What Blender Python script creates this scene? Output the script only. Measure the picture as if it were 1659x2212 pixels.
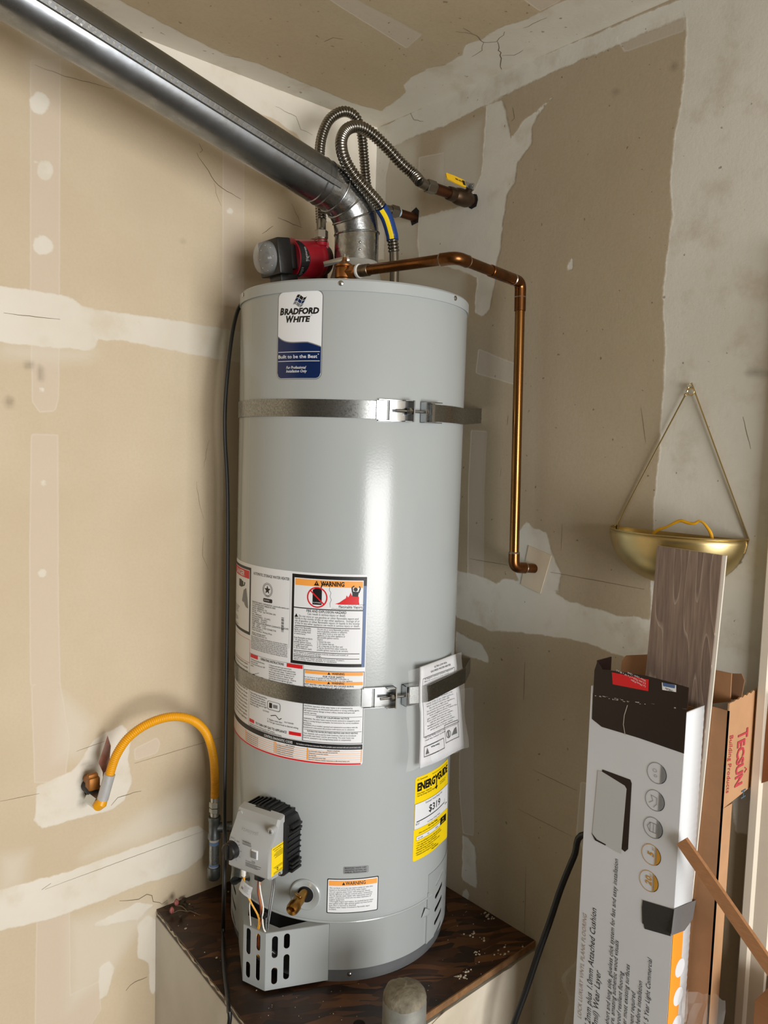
import bpy, bmesh, math, random
import numpy as np
from mathutils import Vector, Matrix, noise as mnoise

for _o in list(bpy.data.objects): bpy.data.objects.remove(_o)
SC = bpy.context.scene
COL = SC.collection
random.seed(7)

# ------------------------------------------------------------------ camera
W, H, F = 1659, 2212, 1700.65                      # photo frame and focal length in pixels
YAW, PITCH, ROLL = (math.radians(a) for a in (48.6366, -4.5974, 1.7607))
ZP = 0.46                                          # top of the platform above the floor
ZC = ZP + 2.1871                                   # ceiling
CAM = np.array([-1.5709, -1.8678, 1.2308 + ZP])
T = np.array([-.3146, -.3074])                     # water heater axis
R = .28                                            # water heater radius
FW = np.array([math.cos(YAW)*math.cos(PITCH), math.sin(YAW)*math.cos(PITCH), math.sin(PITCH)])
_r = np.cross(FW, [0, 0, 1]); _r /= np.linalg.norm(_r); _u = np.cross(_r, FW)
RT = _r*math.cos(ROLL) + _u*math.sin(ROLL); UP = -_r*math.sin(ROLL) + _u*math.cos(ROLL)
cam = bpy.data.cameras.new('camera'); co = bpy.data.objects.new('camera', cam); COL.objects.link(co)
cam.sensor_fit = 'VERTICAL'; cam.sensor_height = 36.0; cam.lens = F/H*36.0; cam.clip_start = .01
co.matrix_world = Matrix(((RT[0], UP[0], -FW[0], CAM[0]), (RT[1], UP[1], -FW[1], CAM[1]), (RT[2], UP[2], -FW[2], CAM[2]), (0, 0, 0, 1)))
SC.camera = co

# ------------------------------------------------------------------ light
wd = bpy.data.worlds.new('world'); SC.world = wd; wd.use_nodes = True
wd.node_tree.nodes['Background'].inputs[0].default_value = (.85, .92, 1, 1)
wd.node_tree.nodes['Background'].inputs[1].default_value = .6
def area(name, loc, target, sx, sy, power, col):
    l = bpy.data.lights.new(name, 'AREA'); l.shape = 'RECTANGLE'; l.size = sx; l.size_y = sy; l.energy = power; l.color = col
    o = bpy.data.objects.new(name, l); COL.objects.link(o); o.location = loc
    o.rotation_euler = (Vector(target)-Vector(loc)).to_track_quat('-Z', 'Y').to_euler()
    return o
DOOR = (-2.35, -.30, 2.12)                          # open garage door: x range and height, in the wall at y = -5
area('daylight_garage_door', ((DOOR[0]+DOOR[1])/2, -4.98, 1.1), ((DOOR[0]+DOOR[1])/2, 0, 1.1), DOOR[1]-DOOR[0], 2.0, 165, (1, .985, .962))
SC.view_settings.view_transform = 'Standard'; SC.view_settings.look = 'None'
SC.view_settings.exposure = 0.30; SC.view_settings.gamma = 1.0
SC.view_settings.use_curve_mapping = False

# ------------------------------------------------------------------ pixel helpers (a pixel gives a direction; planes give the distance)
def ray(x, y): return RT*(x-W/2)/F - UP*(y-H/2)/F + FW
def pl(x, y, ax, val):
    d = ray(x, y); return CAM + d*(val-CAM[ax])/d[ax]
VD = np.array([*(T-CAM[:2]), 0]); VD /= np.linalg.norm(VD); SIDE = np.cross(VD, [0, 0, 1])
TH0 = math.atan2(-VD[1], -VD[0])
def P(x, y, s=0):
    d = ray(x, y); return CAM + d*((np.array([*T, 0])+VD*s-CAM)@VD)/(d@VD)
def depth_s(p): return float((np.asarray(p, float)-np.array([*T, 0]))@VD)
def cylmap(u, z, h=0.0):
    a = TH0 + u/R; return np.array([T[0]+(R+h)*math.cos(a), T[1]+(R+h)*math.sin(a), z])
def cyl(x, y, rr=R):
    d = ray(x, y); o = CAM[:2]-T; a = d[:2]@d[:2]; b = 2*o@d[:2]; c = o@o-rr*rr
    t = (-b-math.sqrt(max(b*b-4*a*c, 0)))/2/a; p = CAM+d*t
    th = math.atan2(p[1]-T[1], p[0]-T[0])-TH0; th = (th+math.pi) % (2*math.pi)-math.pi
    return th*R, p[2]
def radial(th, a, r, z):                            # local frame on the jacket: th degrees, a tangent, r outward
    an = TH0+math.radians(th)
    return np.array([T[0]+r*math.cos(an)-a*math.sin(an), T[1]+r*math.sin(an)+a*math.cos(an), z])

# ------------------------------------------------------------------ materials
def lin(c):
    if isinstance(c, str): c = tuple(int(c[i:i+2], 16)/255 for i in (0, 2, 4))
    return tuple((v/12.92 if v <= .04045 else ((v+.055)/1.055)**2.4) for v in c)
MATS = {}
def mat(name, col, rough=.5, metal=0.0, var=0.0, vscale=8.0, bump=0.0, bscale=60.0, col2=None, coat=0.0, spec=.5, rvar=0.0, stretch=None, aniso=0.0, thresh=None):
    if name in MATS: return MATS[name]
    m = bpy.data.materials.new(name); m.use_nodes = True; nt = m.node_tree; N = nt.nodes; L = nt.links
    b = N['Principled BSDF']; c = lin(col)
    b.inputs['Base Color'].default_value = (*c, 1); b.inputs['Roughness'].default_value = rough; b.inputs['Metallic'].default_value = metal
    b.inputs['Coat Weight'].default_value = coat; b.inputs['Coat Roughness'].default_value = .08; b.inputs['Specular IOR Level'].default_value = spec
    b.inputs['Anisotropic'].default_value = aniso
    tc = N.new('ShaderNodeTexCoord'); src = tc.outputs['Object']
    if stretch:
        mp = N.new('ShaderNodeMapping'); mp.inputs['Scale'].default_value = stretch; L.new(src, mp.inputs[0]); src = mp.outputs[0]
    if var or col2:
        n = N.new('ShaderNodeTexNoise'); n.inputs['Scale'].default_value = vscale; n.inputs['Detail'].default_value = 6; n.inputs['Roughness'].default_value = .6
        L.new(src, n.inputs['Vector'])
        mx = N.new('ShaderNodeMix'); mx.data_type = 'RGBA'
        c2 = lin(col2) if col2 else tuple(v*(1-var) for v in c); c1 = c if col2 else tuple(min(1, v*(1+var)) for v in c)
        mx.inputs[6].default_value = (*c1, 1); mx.inputs[7].default_value = (*c2, 1)
        mr = N.new('ShaderNodeMapRange'); lo, hi = thresh or (.3, .7); mr.inputs[1].default_value = lo; mr.inputs[2].default_value = hi
        L.new(n.outputs[0], mr.inputs[0]); L.new(mr.outputs[0], mx.inputs[0]); L.new(mx.outputs[2], b.inputs['Base Color'])
        if rvar:
            m2 = N.new('ShaderNodeMapRange'); m2.inputs[1].default_value = .3; m2.inputs[2].default_value = .7
            m2.inputs[3].default_value = max(.02, rough-rvar); m2.inputs[4].default_value = rough+rvar
            L.new(n.outputs[0], m2.inputs[0]); L.new(m2.outputs[0], b.inputs['Roughness'])
    if bump:
        n = N.new('ShaderNodeTexNoise'); n.inputs['Scale'].default_value = bscale; n.inputs['Detail'].default_value = 4
        L.new(src, n.inputs['Vector']); bp = N.new('ShaderNodeBump'); bp.inputs['Strength'].default_value = bump; bp.inputs['Distance'].default_value = .002
        L.new(n.outputs[0], bp.inputs['Height']); L.new(bp.outputs[0], b.inputs['Normal'])
    MATS[name] = m; return m

# ------------------------------------------------------------------ mesh builder
def sub(a, b): return np.asarray(a, float)-np.asarray(b, float)
def unit(v): v = np.asarray(v, float); return v/max(np.linalg.norm(v), 1e-12)
def frame(d):
    d = unit(d); a = np.array([0, 0, 1.]) if abs(d[2]) < .9 else np.array([1., 0, 0])
    x = unit(np.cross(a, d)); return x, np.cross(d, x), d
class MB:
    def __init__(s): s.v = []; s.f = []; s.m = []; s.cur = 0
    def mi(s, i): s.cur = i; return s
    def add(s, vs, fs):
        o = len(s.v); s.v += [np.asarray(p, float) for p in vs]
        for f in fs: s.f.append(tuple(o+i for i in f)); s.m.append(s.cur)
        return s
    def box(s, c, d, rot=None, bev=0.0):
        hx, hy, hz = (k/2 for k in d)
        if bev > 0:
            b = min(bev, hx*.9, hy*.9, hz*.9); bm = bmesh.new(); bmesh.ops.create_cube(bm, size=1)
            for v in bm.verts: v.co = Vector((v.co.x*2*hx, v.co.y*2*hy, v.co.z*2*hz))
            bmesh.ops.bevel(bm, geom=list(bm.edges), offset=b, segments=2, affect='EDGES', profile=.5)
            bm.verts.ensure_lookup_table(); vs = [np.array(v.co) for v in bm.verts]; fs = [[v.index for v in f.verts] for f in bm.faces]; bm.free()
        else:
            vs = [np.array((x*hx, y*hy, z*hz)) for x in (-1, 1) for y in (-1, 1) for z in (-1, 1)]
            fs = [(0, 1, 3, 2), (4, 6, 7, 5), (0, 4, 5, 1), (2, 3, 7, 6), (0, 2, 6, 4), (1, 5, 7, 3)]
        if rot is not None: Rm = np.array(rot); vs = [Rm@v for v in vs]
        return s.add([v+np.asarray(c) for v in vs], fs)
    def lathe(s, prof, o, axis=(0, 0, 1), n=32, a0=0, a1=2*math.pi):       # prof: (radius, height along axis)
        x, y, d = frame(axis); full = abs(a1-a0-2*math.pi) < 1e-6; k = n if full else n+1; vs = []
        for r, h in prof:
            for i in range(k):
                a = a0+(a1-a0)*i/n; vs.append(np.asarray(o)+d*h+x*(r*math.cos(a))+y*(r*math.sin(a)))
        fs = []
        for j in range(len(prof)-1):
            for i in range(n):
                i2 = (i+1) % k; fs.append((j*k+i, j*k+i2, (j+1)*k+i2, (j+1)*k+i))
        return s.add(vs, fs)
    def cyl(s, p0, p1, r0, r1=None, n=24, bev=0.0):
        r1 = r0 if r1 is None else r1; L = np.linalg.norm(sub(p1, p0)); b = min(bev, L*.4, r0*.5)
        pr = [(0, 0), (r0-b, 0), (r0, b), (r1, L-b), (r1-b, L), (0, L)] if b else [(0, 0), (r0, 0), (r1, L), (0, L)]
        return s.lathe(pr, p0, sub(p1, p0), n)
    def hexnut(s, p0, p1, r): return s.cyl(p0, p1, r, n=6, bev=r*.08)
    def tube(s, pts, rad, n=12, caps=True):
        pts = [np.asarray(p, float) for p in pts]; N = len(pts); x = None; vs = []
        for i in range(N):
            t = unit(pts[min(i+1, N-1)]-pts[max(i-1, 0)])
            if x is None: x = frame(t)[0]
            x = unit(x-t*(x@t)); y = np.cross(t, x); r = rad(i) if callable(rad) else (rad[i] if hasattr(rad, '__len__') else rad)
            for k in range(n):
                a = 2*math.pi*k/n; vs.append(pts[i]+x*(r*math.cos(a))+y*(r*math.sin(a)))
        fs = [(i*n+k, i*n+(k+1) % n, (i+1)*n+(k+1) % n, (i+1)*n+k) for i in range(N-1) for k in range(n)]
        if caps: fs += [tuple(range(n))[::-1], tuple((N-1)*n+k for k in range(n))]
        return s.add(vs, fs)
    def sphere(s, c, r, n=12, sc=(1, 1, 1)):
        vs = [np.asarray(c)+np.array((0, 0, r*sc[2]))]; fs = []; m = n//2
        for j in range(1, m):
            for i in range(n):
                t = math.pi*j/m; a = 2*math.pi*i/n
                vs.append(np.asarray(c)+np.array((r*sc[0]*math.sin(t)*math.cos(a), r*sc[1]*math.sin(t)*math.sin(a), r*sc[2]*math.cos(t))))
        vs.append(np.asarray(c)-np.array((0, 0, r*sc[2]))); e = len(vs)-1
        fs += [(0, 1+i, 1+(i+1) % n) for i in range(n)]
        for j in range(m-2):
            fs += [(1+j*n+i, 1+(j+1)*n+i, 1+(j+1)*n+(i+1) % n, 1+j*n+(i+1) % n) for i in range(n)]
        fs += [(e, 1+(m-2)*n+(i+1) % n, 1+(m-2)*n+i) for i in range(n)]
        return s.add(vs, fs)
    def prism(s, poly, off):                         # poly: 3D points, extruded by vector off
        n = len(poly); a = [np.asarray(p, float) for p in poly]; b = [p+np.asarray(off) for p in a]
        return s.add(a+b, [tuple(range(n))[::-1], tuple(range(n, 2*n))]+[(i, (i+1) % n, n+(i+1) % n, n+i) for i in range(n)])
    def build(s, name, mats, parent=None, org=(0, 0, 0), smooth=True, angle=35, fmap=None, solid=0.0, fixn=True):
        me = bpy.data.meshes.new(name); org = np.asarray(org, float)
        vs = [(fmap(*p) if fmap else p)-org for p in s.v]
        me.from_pydata([tuple(map(float, p)) for p in vs], [], s.f)
        for m in (mats if isinstance(mats, (list, tuple)) else [mats]): me.materials.append(m)
        me.polygons.foreach_set('material_index', s.m)
        if fixn:
            bm = bmesh.new(); bm.from_mesh(me); bmesh.ops.recalc_face_normals(bm, faces=list(bm.faces)); bm.to_mesh(me); bm.free()
        if smooth:
            me.polygons.foreach_set('use_smooth', [True]*len(me.polygons)); me.set_sharp_from_angle(angle=math.radians(angle))
        me.update(); o = bpy.data.objects.new(name, me); COL.objects.link(o)
        if parent: o.parent = parent
        else: o.location = tuple(org)
        if solid:
            md = o.modifiers.new('thickness', 'SOLIDIFY'); md.thickness = solid; md.offset = -1
        return o
class Thing:                                          # an Empty at the base that parents its parts
    def __init__(s, name, label, cat, base, group=None):
        s.o = bpy.data.objects.new(name, None); COL.objects.link(s.o); s.o.location = tuple(map(float, base)); s.org = np.asarray(base, float)
        s.o.empty_display_size = .02; tag(s.o, label, cat, group)
    def part(s, mb, name, mats, under=None, label=None, **k):
        o = mb.build(name, mats, parent=under or s.o, org=s.org, **k)
        if label: o['label'] = label
        return o
def tag(o, label, cat, group=None):
    o['label'] = label; o['category'] = cat
    if group: o['group'] = group
    return o
def single(mb, name, mats, label, cat, base, group=None, **k):
    return tag(mb.build(name, mats, org=base, **k), label, cat, group)
def spline(pts, n):                                   # Catmull-Rom, resampled to equal steps
    p = [np.asarray(q, float) for q in pts]; p = [2*p[0]-p[1]]+p+[2*p[-1]-p[-2]]; out = []
    for i in range(1, len(p)-2):
        for k in range(24):
            t = k/24; a, b, c, d = p[i-1:i+3]
            out.append(.5*((2*b)+(-a+c)*t+(2*a-5*b+4*c-d)*t*t+(-a+3*b-3*c+d)*t**3))
    out.append(p[-2]); out = np.array(out); L = np.r_[0, np.cumsum(np.linalg.norm(np.diff(out, axis=0), axis=1))]
    s = np.linspace(0, L[-1], n); return [np.array([np.interp(q, L, out[:, k]) for k in range(3)]) for q in s], L[-1]
def corrugated(mb, pts, r, pitch, amp, seg=14):
    _, L = spline(pts, 4); n = max(2, int(L/pitch)); q, _ = spline(pts, n*6+1)
    pr = [0, .55, .9, 1, .9, .55]
    return mb.tube(q, [r-amp+amp*pr[i % 6] for i in range(len(q))], seg)

# ------------------------------------------------------------------ flat print: cards, rules, lettering
class Sheet:
    def __init__(s): s.mb = MB(); s.h = {}
    def _put(s, pts, faces, m, layer):
        s.mb.mi(m).add([(p[0], p[1], layer*.00025) for p in pts], faces)
    def rect(s, u0, v0, u1, v1, m, layer=1):
        n = max(1, int(abs(u1-u0)/.008)+1); k = max(1, int(abs(v1-v0)/.08)+1); pts = [(u0+(u1-u0)*i/n, v0+(v1-v0)*j/k) for j in range(k+1) for i in range(n+1)]
        s._put(pts, [(j*(n+1)+i, j*(n+1)+i+1, (j+1)*(n+1)+i+1, (j+1)*(n+1)+i) for j in range(k) for i in range(n)], m, layer); return s
    def border(s, u0, v0, u1, v1, w, m, layer=1):
        s.rect(u0, v0, u1, v0+w, m, layer); s.rect(u0, v1-w, u1, v1, m, layer); s.rect(u0, v0+w, u0+w, v1-w, m, layer); s.rect(u1-w, v0+w, u1, v1-w, m, layer); return s
    def poly(s, pts, m, layer=1): s._put(pts, [tuple(range(len(pts)))], m, layer); return s
    def strip(s, lo, hi, m, layer=1):
        n = len(lo); s._put(list(lo)+list(hi), [(i, i+1, n+i+1, n+i) for i in range(n-1)], m, layer); return s
    def rrect(s, u0, v0, u1, v1, rad, m, layer=1, n=40):       # rounded rectangle as vertical slices
        us = sorted(set([u0+(u1-u0)*i/n for i in range(n+1)]+[u0+rad*(1-math.cos(a*math.pi/16)) for a in range(9)]+[u1-rad*(1-math.cos(a*math.pi/16)) for a in range(9)]))
        def e(u):
            d = max(u0+rad-u, u-(u1-rad), 0); return rad-math.sqrt(max(rad*rad-d*d, 0))
        s.strip([(u, v0+e(u)) for u in us], [(u, v1-e(u)) for u in us], m, layer); return s
    def disc(s, u, v, r, m, layer=1, n=24, sy=1): s.poly([(u+r*math.cos(2*math.pi*i/n), v+sy*r*math.sin(2*math.pi*i/n)) for i in range(n)], m, layer); return s
    def ring(s, u, v, r0, r1, m, layer=1, n=32, sy=1):
        c = [(math.cos(2*math.pi*i/n), math.sin(2*math.pi*i/n)) for i in range(n+1)]
        return s.strip([(u+r0*a, v+sy*r0*b) for a, b in c], [(u+r1*a, v+sy*r1*b) for a, b in c], m, layer)
    def line(s, p, q, w, m, layer=1):
        p = np.array(p, float); q = np.array(q, float); d = unit(np.r_[q-p, 0])[:2]; nrm = np.array([-d[1], d[0]])*w/2; k = max(1, int(abs(q[0]-p[0])/.008)+1)
        a = [p+(q-p)*i/k for i in range(k+1)]; return s.strip([tuple(x-nrm) for x in a], [tuple(x+nrm) for x in a], m, layer)
    def poly_line(s, pts, w, m, layer=1):
        for a, b in zip(pts[:-1], pts[1:]): s.line(a, b, w, m, layer)
        return s
    def text(s, body, u, v, size, m, align='L', width=None, shear=0.0, bold=0.0, layer=2, rot=0.0, sx=1.0):
        vs, fs, wd_ = glyphs(body, shear, bold); k = size*sx
        if width: k = width/max(wd_, 1e-6)
        off = {'L': 0, 'C': -wd_*k/2, 'R': -wd_*k}[align]; c, sn = math.cos(rot), math.sin(rot)
        pts = []
        for x, y in vs:
            a, b = x*k+off, y*size; pts.append((u+a*c-b*sn, v+a*sn+b*c))
        s._put(pts, fs, m, layer); return s
    def build(s, t, name, mats, fmap, under=None, label=None): 
        return t.part(s.mb, name, mats, under=under, label=label, fmap=fmap, smooth=False, fixn=False)
_gl = {}
def glyphs(body, shear, bold):
    key = (body, shear, bold)
    if key not in _gl:
        cu = bpy.data.curves.new('lettering', 'FONT'); cu.body = body; cu.size = 1; cu.shear = shear; cu.offset = bold; cu.resolution_u = 2; cu.fill_mode = 'FRONT'
        ob = bpy.data.objects.new('lettering', cu); me = ob.to_mesh()
        vs = [(v.co.x, v.co.y) for v in me.vertices]; fs = [tuple(p.vertices) for p in me.polygons]
        ob.to_mesh_clear(); bpy.data.objects.remove(ob); bpy.data.curves.remove(cu)
        x0 = min((p[0] for p in vs), default=0); vs = [(x-x0, y) for x, y in vs]
        _gl[key] = (vs, fs, max((p[0] for p in vs), default=0))
    return _gl[key]
# ================================================================== setting
def poly_sd(P2, poly):                               # signed distance, positive inside
    q = np.asarray(poly, float); d = np.full(len(P2), 1e9); ins = np.zeros(len(P2), bool)
    for i in range(len(q)):
        a, b = q[i], q[(i+1) % len(q)]; e = b-a; w = P2-a
        t = np.clip((w@e)/max(e@e, 1e-12), 0, 1); d = np.minimum(d, np.linalg.norm(w-t[:, None]*e, axis=1))
        c = ((a[1] <= P2[:, 1]) & (b[1] > P2[:, 1])) | ((b[1] <= P2[:, 1]) & (a[1] > P2[:, 1]))
        with np.errstate(divide='ignore', invalid='ignore'): xi = a[0]+(P2[:, 1]-a[1])/(b[1]-a[1])*e[0]
        ins ^= c & (P2[:, 0] < xi)
    return np.where(ins, d, -d)
def ell(cx, cy, rx, ry, n=14): return [(cx+rx*math.cos(2*math.pi*i/n), cy+ry*math.sin(2*math.pi*i/n)) for i in range(n)]
def drywall_material(name, bare, mud, tape, speck=0.0):
    m = bpy.data.materials.new(name); m.use_nodes = True; nt = m.node_tree; N = nt.nodes; L = nt.links; b = N['Principled BSDF']
    b.inputs['Roughness'].default_value = .78; b.inputs['Specular IOR Level'].default_value = .25
    tc = N.new('ShaderNodeTexCoord')
    def noise(sc, det=5, ro=.6):
        n = N.new('ShaderNodeTexNoise'); n.inputs['Scale'].default_value = sc; n.inputs['Detail'].default_value = det; n.inputs['Roughness'].default_value = ro
        L.new(tc.outputs['Object'], n.inputs['Vector']); return n.outputs[0]
    def math_(op, a, c):
        n = N.new('ShaderNodeMath'); n.operation = op
        for i, v in enumerate((a, c)):
            if isinstance(v, (int, float)): n.inputs[i].default_value = v
            else: L.new(v, n.inputs[i])
        return n.outputs[0]
    def rng(v, a, c, lo=0., hi=1.):
        n = N.new('ShaderNodeMapRange'); n.interpolation_type = 'SMOOTHSTEP'; L.new(v, n.inputs[0])
        for i, k in enumerate((a, c, lo, hi)): n.inputs[i+1].default_value = k
        return n.outputs[0]
    def mix(f, a, c, blend='MIX'):
        n = N.new('ShaderNodeMix'); n.data_type = 'RGBA'; n.blend_type = blend
        for i, v in ((0, f), (6, a), (7, c)):
            if isinstance(v, (int, float)): n.inputs[i].default_value = v
            elif isinstance(v, tuple): n.inputs[i].default_value = (*v, 1)
            else: L.new(v, n.inputs[i])
        return n.outputs[2]
    def attr(k):
        n = N.new('ShaderNodeAttribute'); n.attribute_name = k; return n.outputs['Fac']
    n1, n2, n3 = noise(2.2), noise(26), noise(140, 3)
    wob = math_('MULTIPLY', math_('SUBTRACT', n2, .5), .016)
    base = mix(rng(n1, .3, .75), lin(bare[0]), lin(bare[1]))
    base = mix(rng(n3, .35, .7, 0, .22), base, lin(bare[2]))
    tw = math_('MULTIPLY', math_('SUBTRACT', n2, .5), .004)
    ta = math_('ADD', attr('tape'), tw)
    col = mix(math_('MULTIPLY', rng(ta, -.0015, .0015), .55), base, lin(tape))
    edge = math_('MULTIPLY', rng(ta, -.003, 0), rng(ta, .003, 0))
    col = mix(math_('MULTIPLY', edge, .3), col, lin(mud[0]))
    so = math_('ADD', attr('soft'), wob); col = mix(rng(so, -.03, .03, 0, .65), col, lin(mud[1]))
    mu = math_('ADD', attr('mud'), wob)
    mcol = mix(rng(n1, .35, .7), lin(mud[0]), lin(mud[1]))
    mcol = mix(rng(noise(9), .5, .75, 0, .5), mcol, base)
    col = mix(rng(mu, -.0025, .0025), col, mcol)
    di = math_('ADD', attr('dirt'), wob); col = mix(rng(di, -.012, .012, 0, .55), col, lin('4a3f33'))
    if speck:
        v = noise(75, 2, .4); col = mix(rng(v, .73, .765, 0, speck), col, lin('4a3d2e'))
    L.new(col, b.inputs['Base Color'])
    hgt = math_('ADD', math_('MULTIPLY', rng(mu, -.004, .004), .9), math_('MULTIPLY', n3, .35))
    hgt = math_('ADD', hgt, math_('MULTIPLY', rng(ta, -.003, .003), .35))
    hgt = math_('ADD', hgt, math_('MULTIPLY', n2, .5))
    bp = N.new('ShaderNodeBump'); bp.inputs['Strength'].default_value = .32; bp.inputs['Distance'].default_value = .0025
    L.new(hgt, bp.inputs['Height']); L.new(bp.outputs[0], b.inputs['Normal'])
    return m
def sheet_wall(name, us, vs, to3, polys, material):
    U, V = np.meshgrid(us, vs); pts = np.stack([U.ravel(), V.ravel()], 1); nu, nv = len(us), len(vs)
    co_ = np.array([to3(u, v) for u, v in pts])
    idx = np.arange(nu*nv).reshape(nv, nu); q = np.stack([idx[:-1, :-1], idx[:-1, 1:], idx[1:, 1:], idx[1:, :-1]], -1).reshape(-1, 4)
    me = bpy.data.meshes.new(name); me.from_pydata(co_.tolist(), [], q.tolist()); me.materials.append(material)
    for k in ('mud', 'tape', 'soft', 'dirt'):
        d = np.full(len(pts), -.2)
        for p in polys.get(k, []): d = np.maximum(d, poly_sd(pts, p))
        me.attributes.new(k, 'FLOAT', 'POINT').data.foreach_set('value', np.clip(d, -.2, .2).astype(np.float32))
    o = bpy.data.objects.new(name, me); COL.objects.link(o); o['kind'] = 'structure'; return o
def px_wall(ax, val, keep): return lambda pts: [tuple(pl(x, y, ax, val)[list(keep)]) for x, y in pts]
LW, RW, CE = px_wall(1, 0, (0, 2)), px_wall(0, 0, (1, 2)), px_wall(2, ZC, (0, 1))
def grid_axis(lo, fine, hi, st): return np.r_[np.arange(lo, fine-.05, .25), np.arange(fine, hi, st), hi]

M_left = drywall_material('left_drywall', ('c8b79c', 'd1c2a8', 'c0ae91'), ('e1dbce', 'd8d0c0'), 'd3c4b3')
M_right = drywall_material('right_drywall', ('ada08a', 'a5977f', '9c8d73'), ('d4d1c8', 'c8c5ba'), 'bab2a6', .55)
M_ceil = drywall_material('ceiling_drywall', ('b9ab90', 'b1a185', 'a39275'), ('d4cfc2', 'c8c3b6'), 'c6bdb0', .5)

left = {k: [LW(p) for p in v] for k, v in {
 'tape': [[(66, 130), (130, 128), (128, 640), (127, 860), (118, 888), (85, 890), (70, 868), (66, 640)], [(68, 938), (125, 940), (126, 1300), (130, 1480), (66, 1480), (64, 1200)],
          [(482, 300), (527, 315), (526, 640), (524, 800), (522, 1100), (480, 1100), (481, 700)], [(290, 1618), (338, 1594), (345, 1605), (340, 1626), (292, 1642)],
          [(80, 1960), (150, 1940), (152, 2230), (76, 2230)], [(150, 2150), (215, 2120), (220, 2230), (150, 2230)], [(68, 1480), (130, 1475), (150, 1600), (140, 1690), (75, 1690)]],
 'mud': [[(-60, 612), (0, 618), (130, 637), (160, 645), (178, 662), (205, 668), (380, 692), (480, 710), (560, 722), (560, 790), (470, 776), (330, 748), (275, 737), (210, 732), (208, 748), (196, 758), (0, 739), (-60, 732)],
         [(-300, -120), (255, 57), (670, 220), (830, 282), (815, 480), (700, 480), (672, 330), (640, 290), (600, 262), (520, 228), (440, 200), (300, 140), (130, 95), (60, 70), (0, 42), (-300, -60)],
         [(262, 1566), (285, 1590), (276, 1640), (286, 1690), (268, 1730), (235, 1752), (190, 1762), (90, 1790), (74, 1770), (80, 1700), (150, 1668), (178, 1640), (200, 1600)],
         [(-60, 1938), (0, 1922), (150, 1882), (300, 1828), (430, 1782), (452, 1800), (440, 1850), (390, 1885), (300, 1912), (220, 1945), (110, 1985), (0, 2010), (-60, 2022)],
         [(296, 2000), (320, 1975), (340, 1990), (342, 2240), (322, 2240), (322, 2080), (298, 2070)], [(215, 2090), (235, 2075), (248, 2090), (232, 2150), (215, 2160)],
         [(200, 1995), (300, 1950), (330, 1955), (300, 1985), (205, 2003)]] + [ell(*e) for e in ((85, 222, 22, 24), (97, 368, 19, 22), (92, 530, 23, 22), (90, 843, 7, 6), (93, 1043, 7, 6), (92, 1238, 9, 8), (497, 455, 6, 6), (499, 597, 5, 6), (76, 350, 3, 3))],
 'soft': [[(0, 742), (200, 760), (190, 775), (120, 780), (0, 770)], [(60, 60), (130, 100), (150, 140), (130, 170), (66, 150)], [(0, 1850), (60, 1840), (50, 1910), (0, 1925)],
          [(300, 1760), (420, 1690), (440, 1760), (300, 1820), (180, 1850)], [(400, 1980), (300, 2010), (240, 2100), (150, 2180), (150, 1990), (300, 1950)], [(135, 1500), (200, 1560), (180, 1640), (120, 1640)]],
 'dirt': [ell(88, 805, 3, 14), ell(62, 790, 9, 4), ell(20, 868, 6, 9), ell(395, 520, 2, 2), ell(192, 1652, 14, 5), ell(178, 1690, 6, 16), ell(178, 1735, 7, 5)]}.items()}
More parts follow.
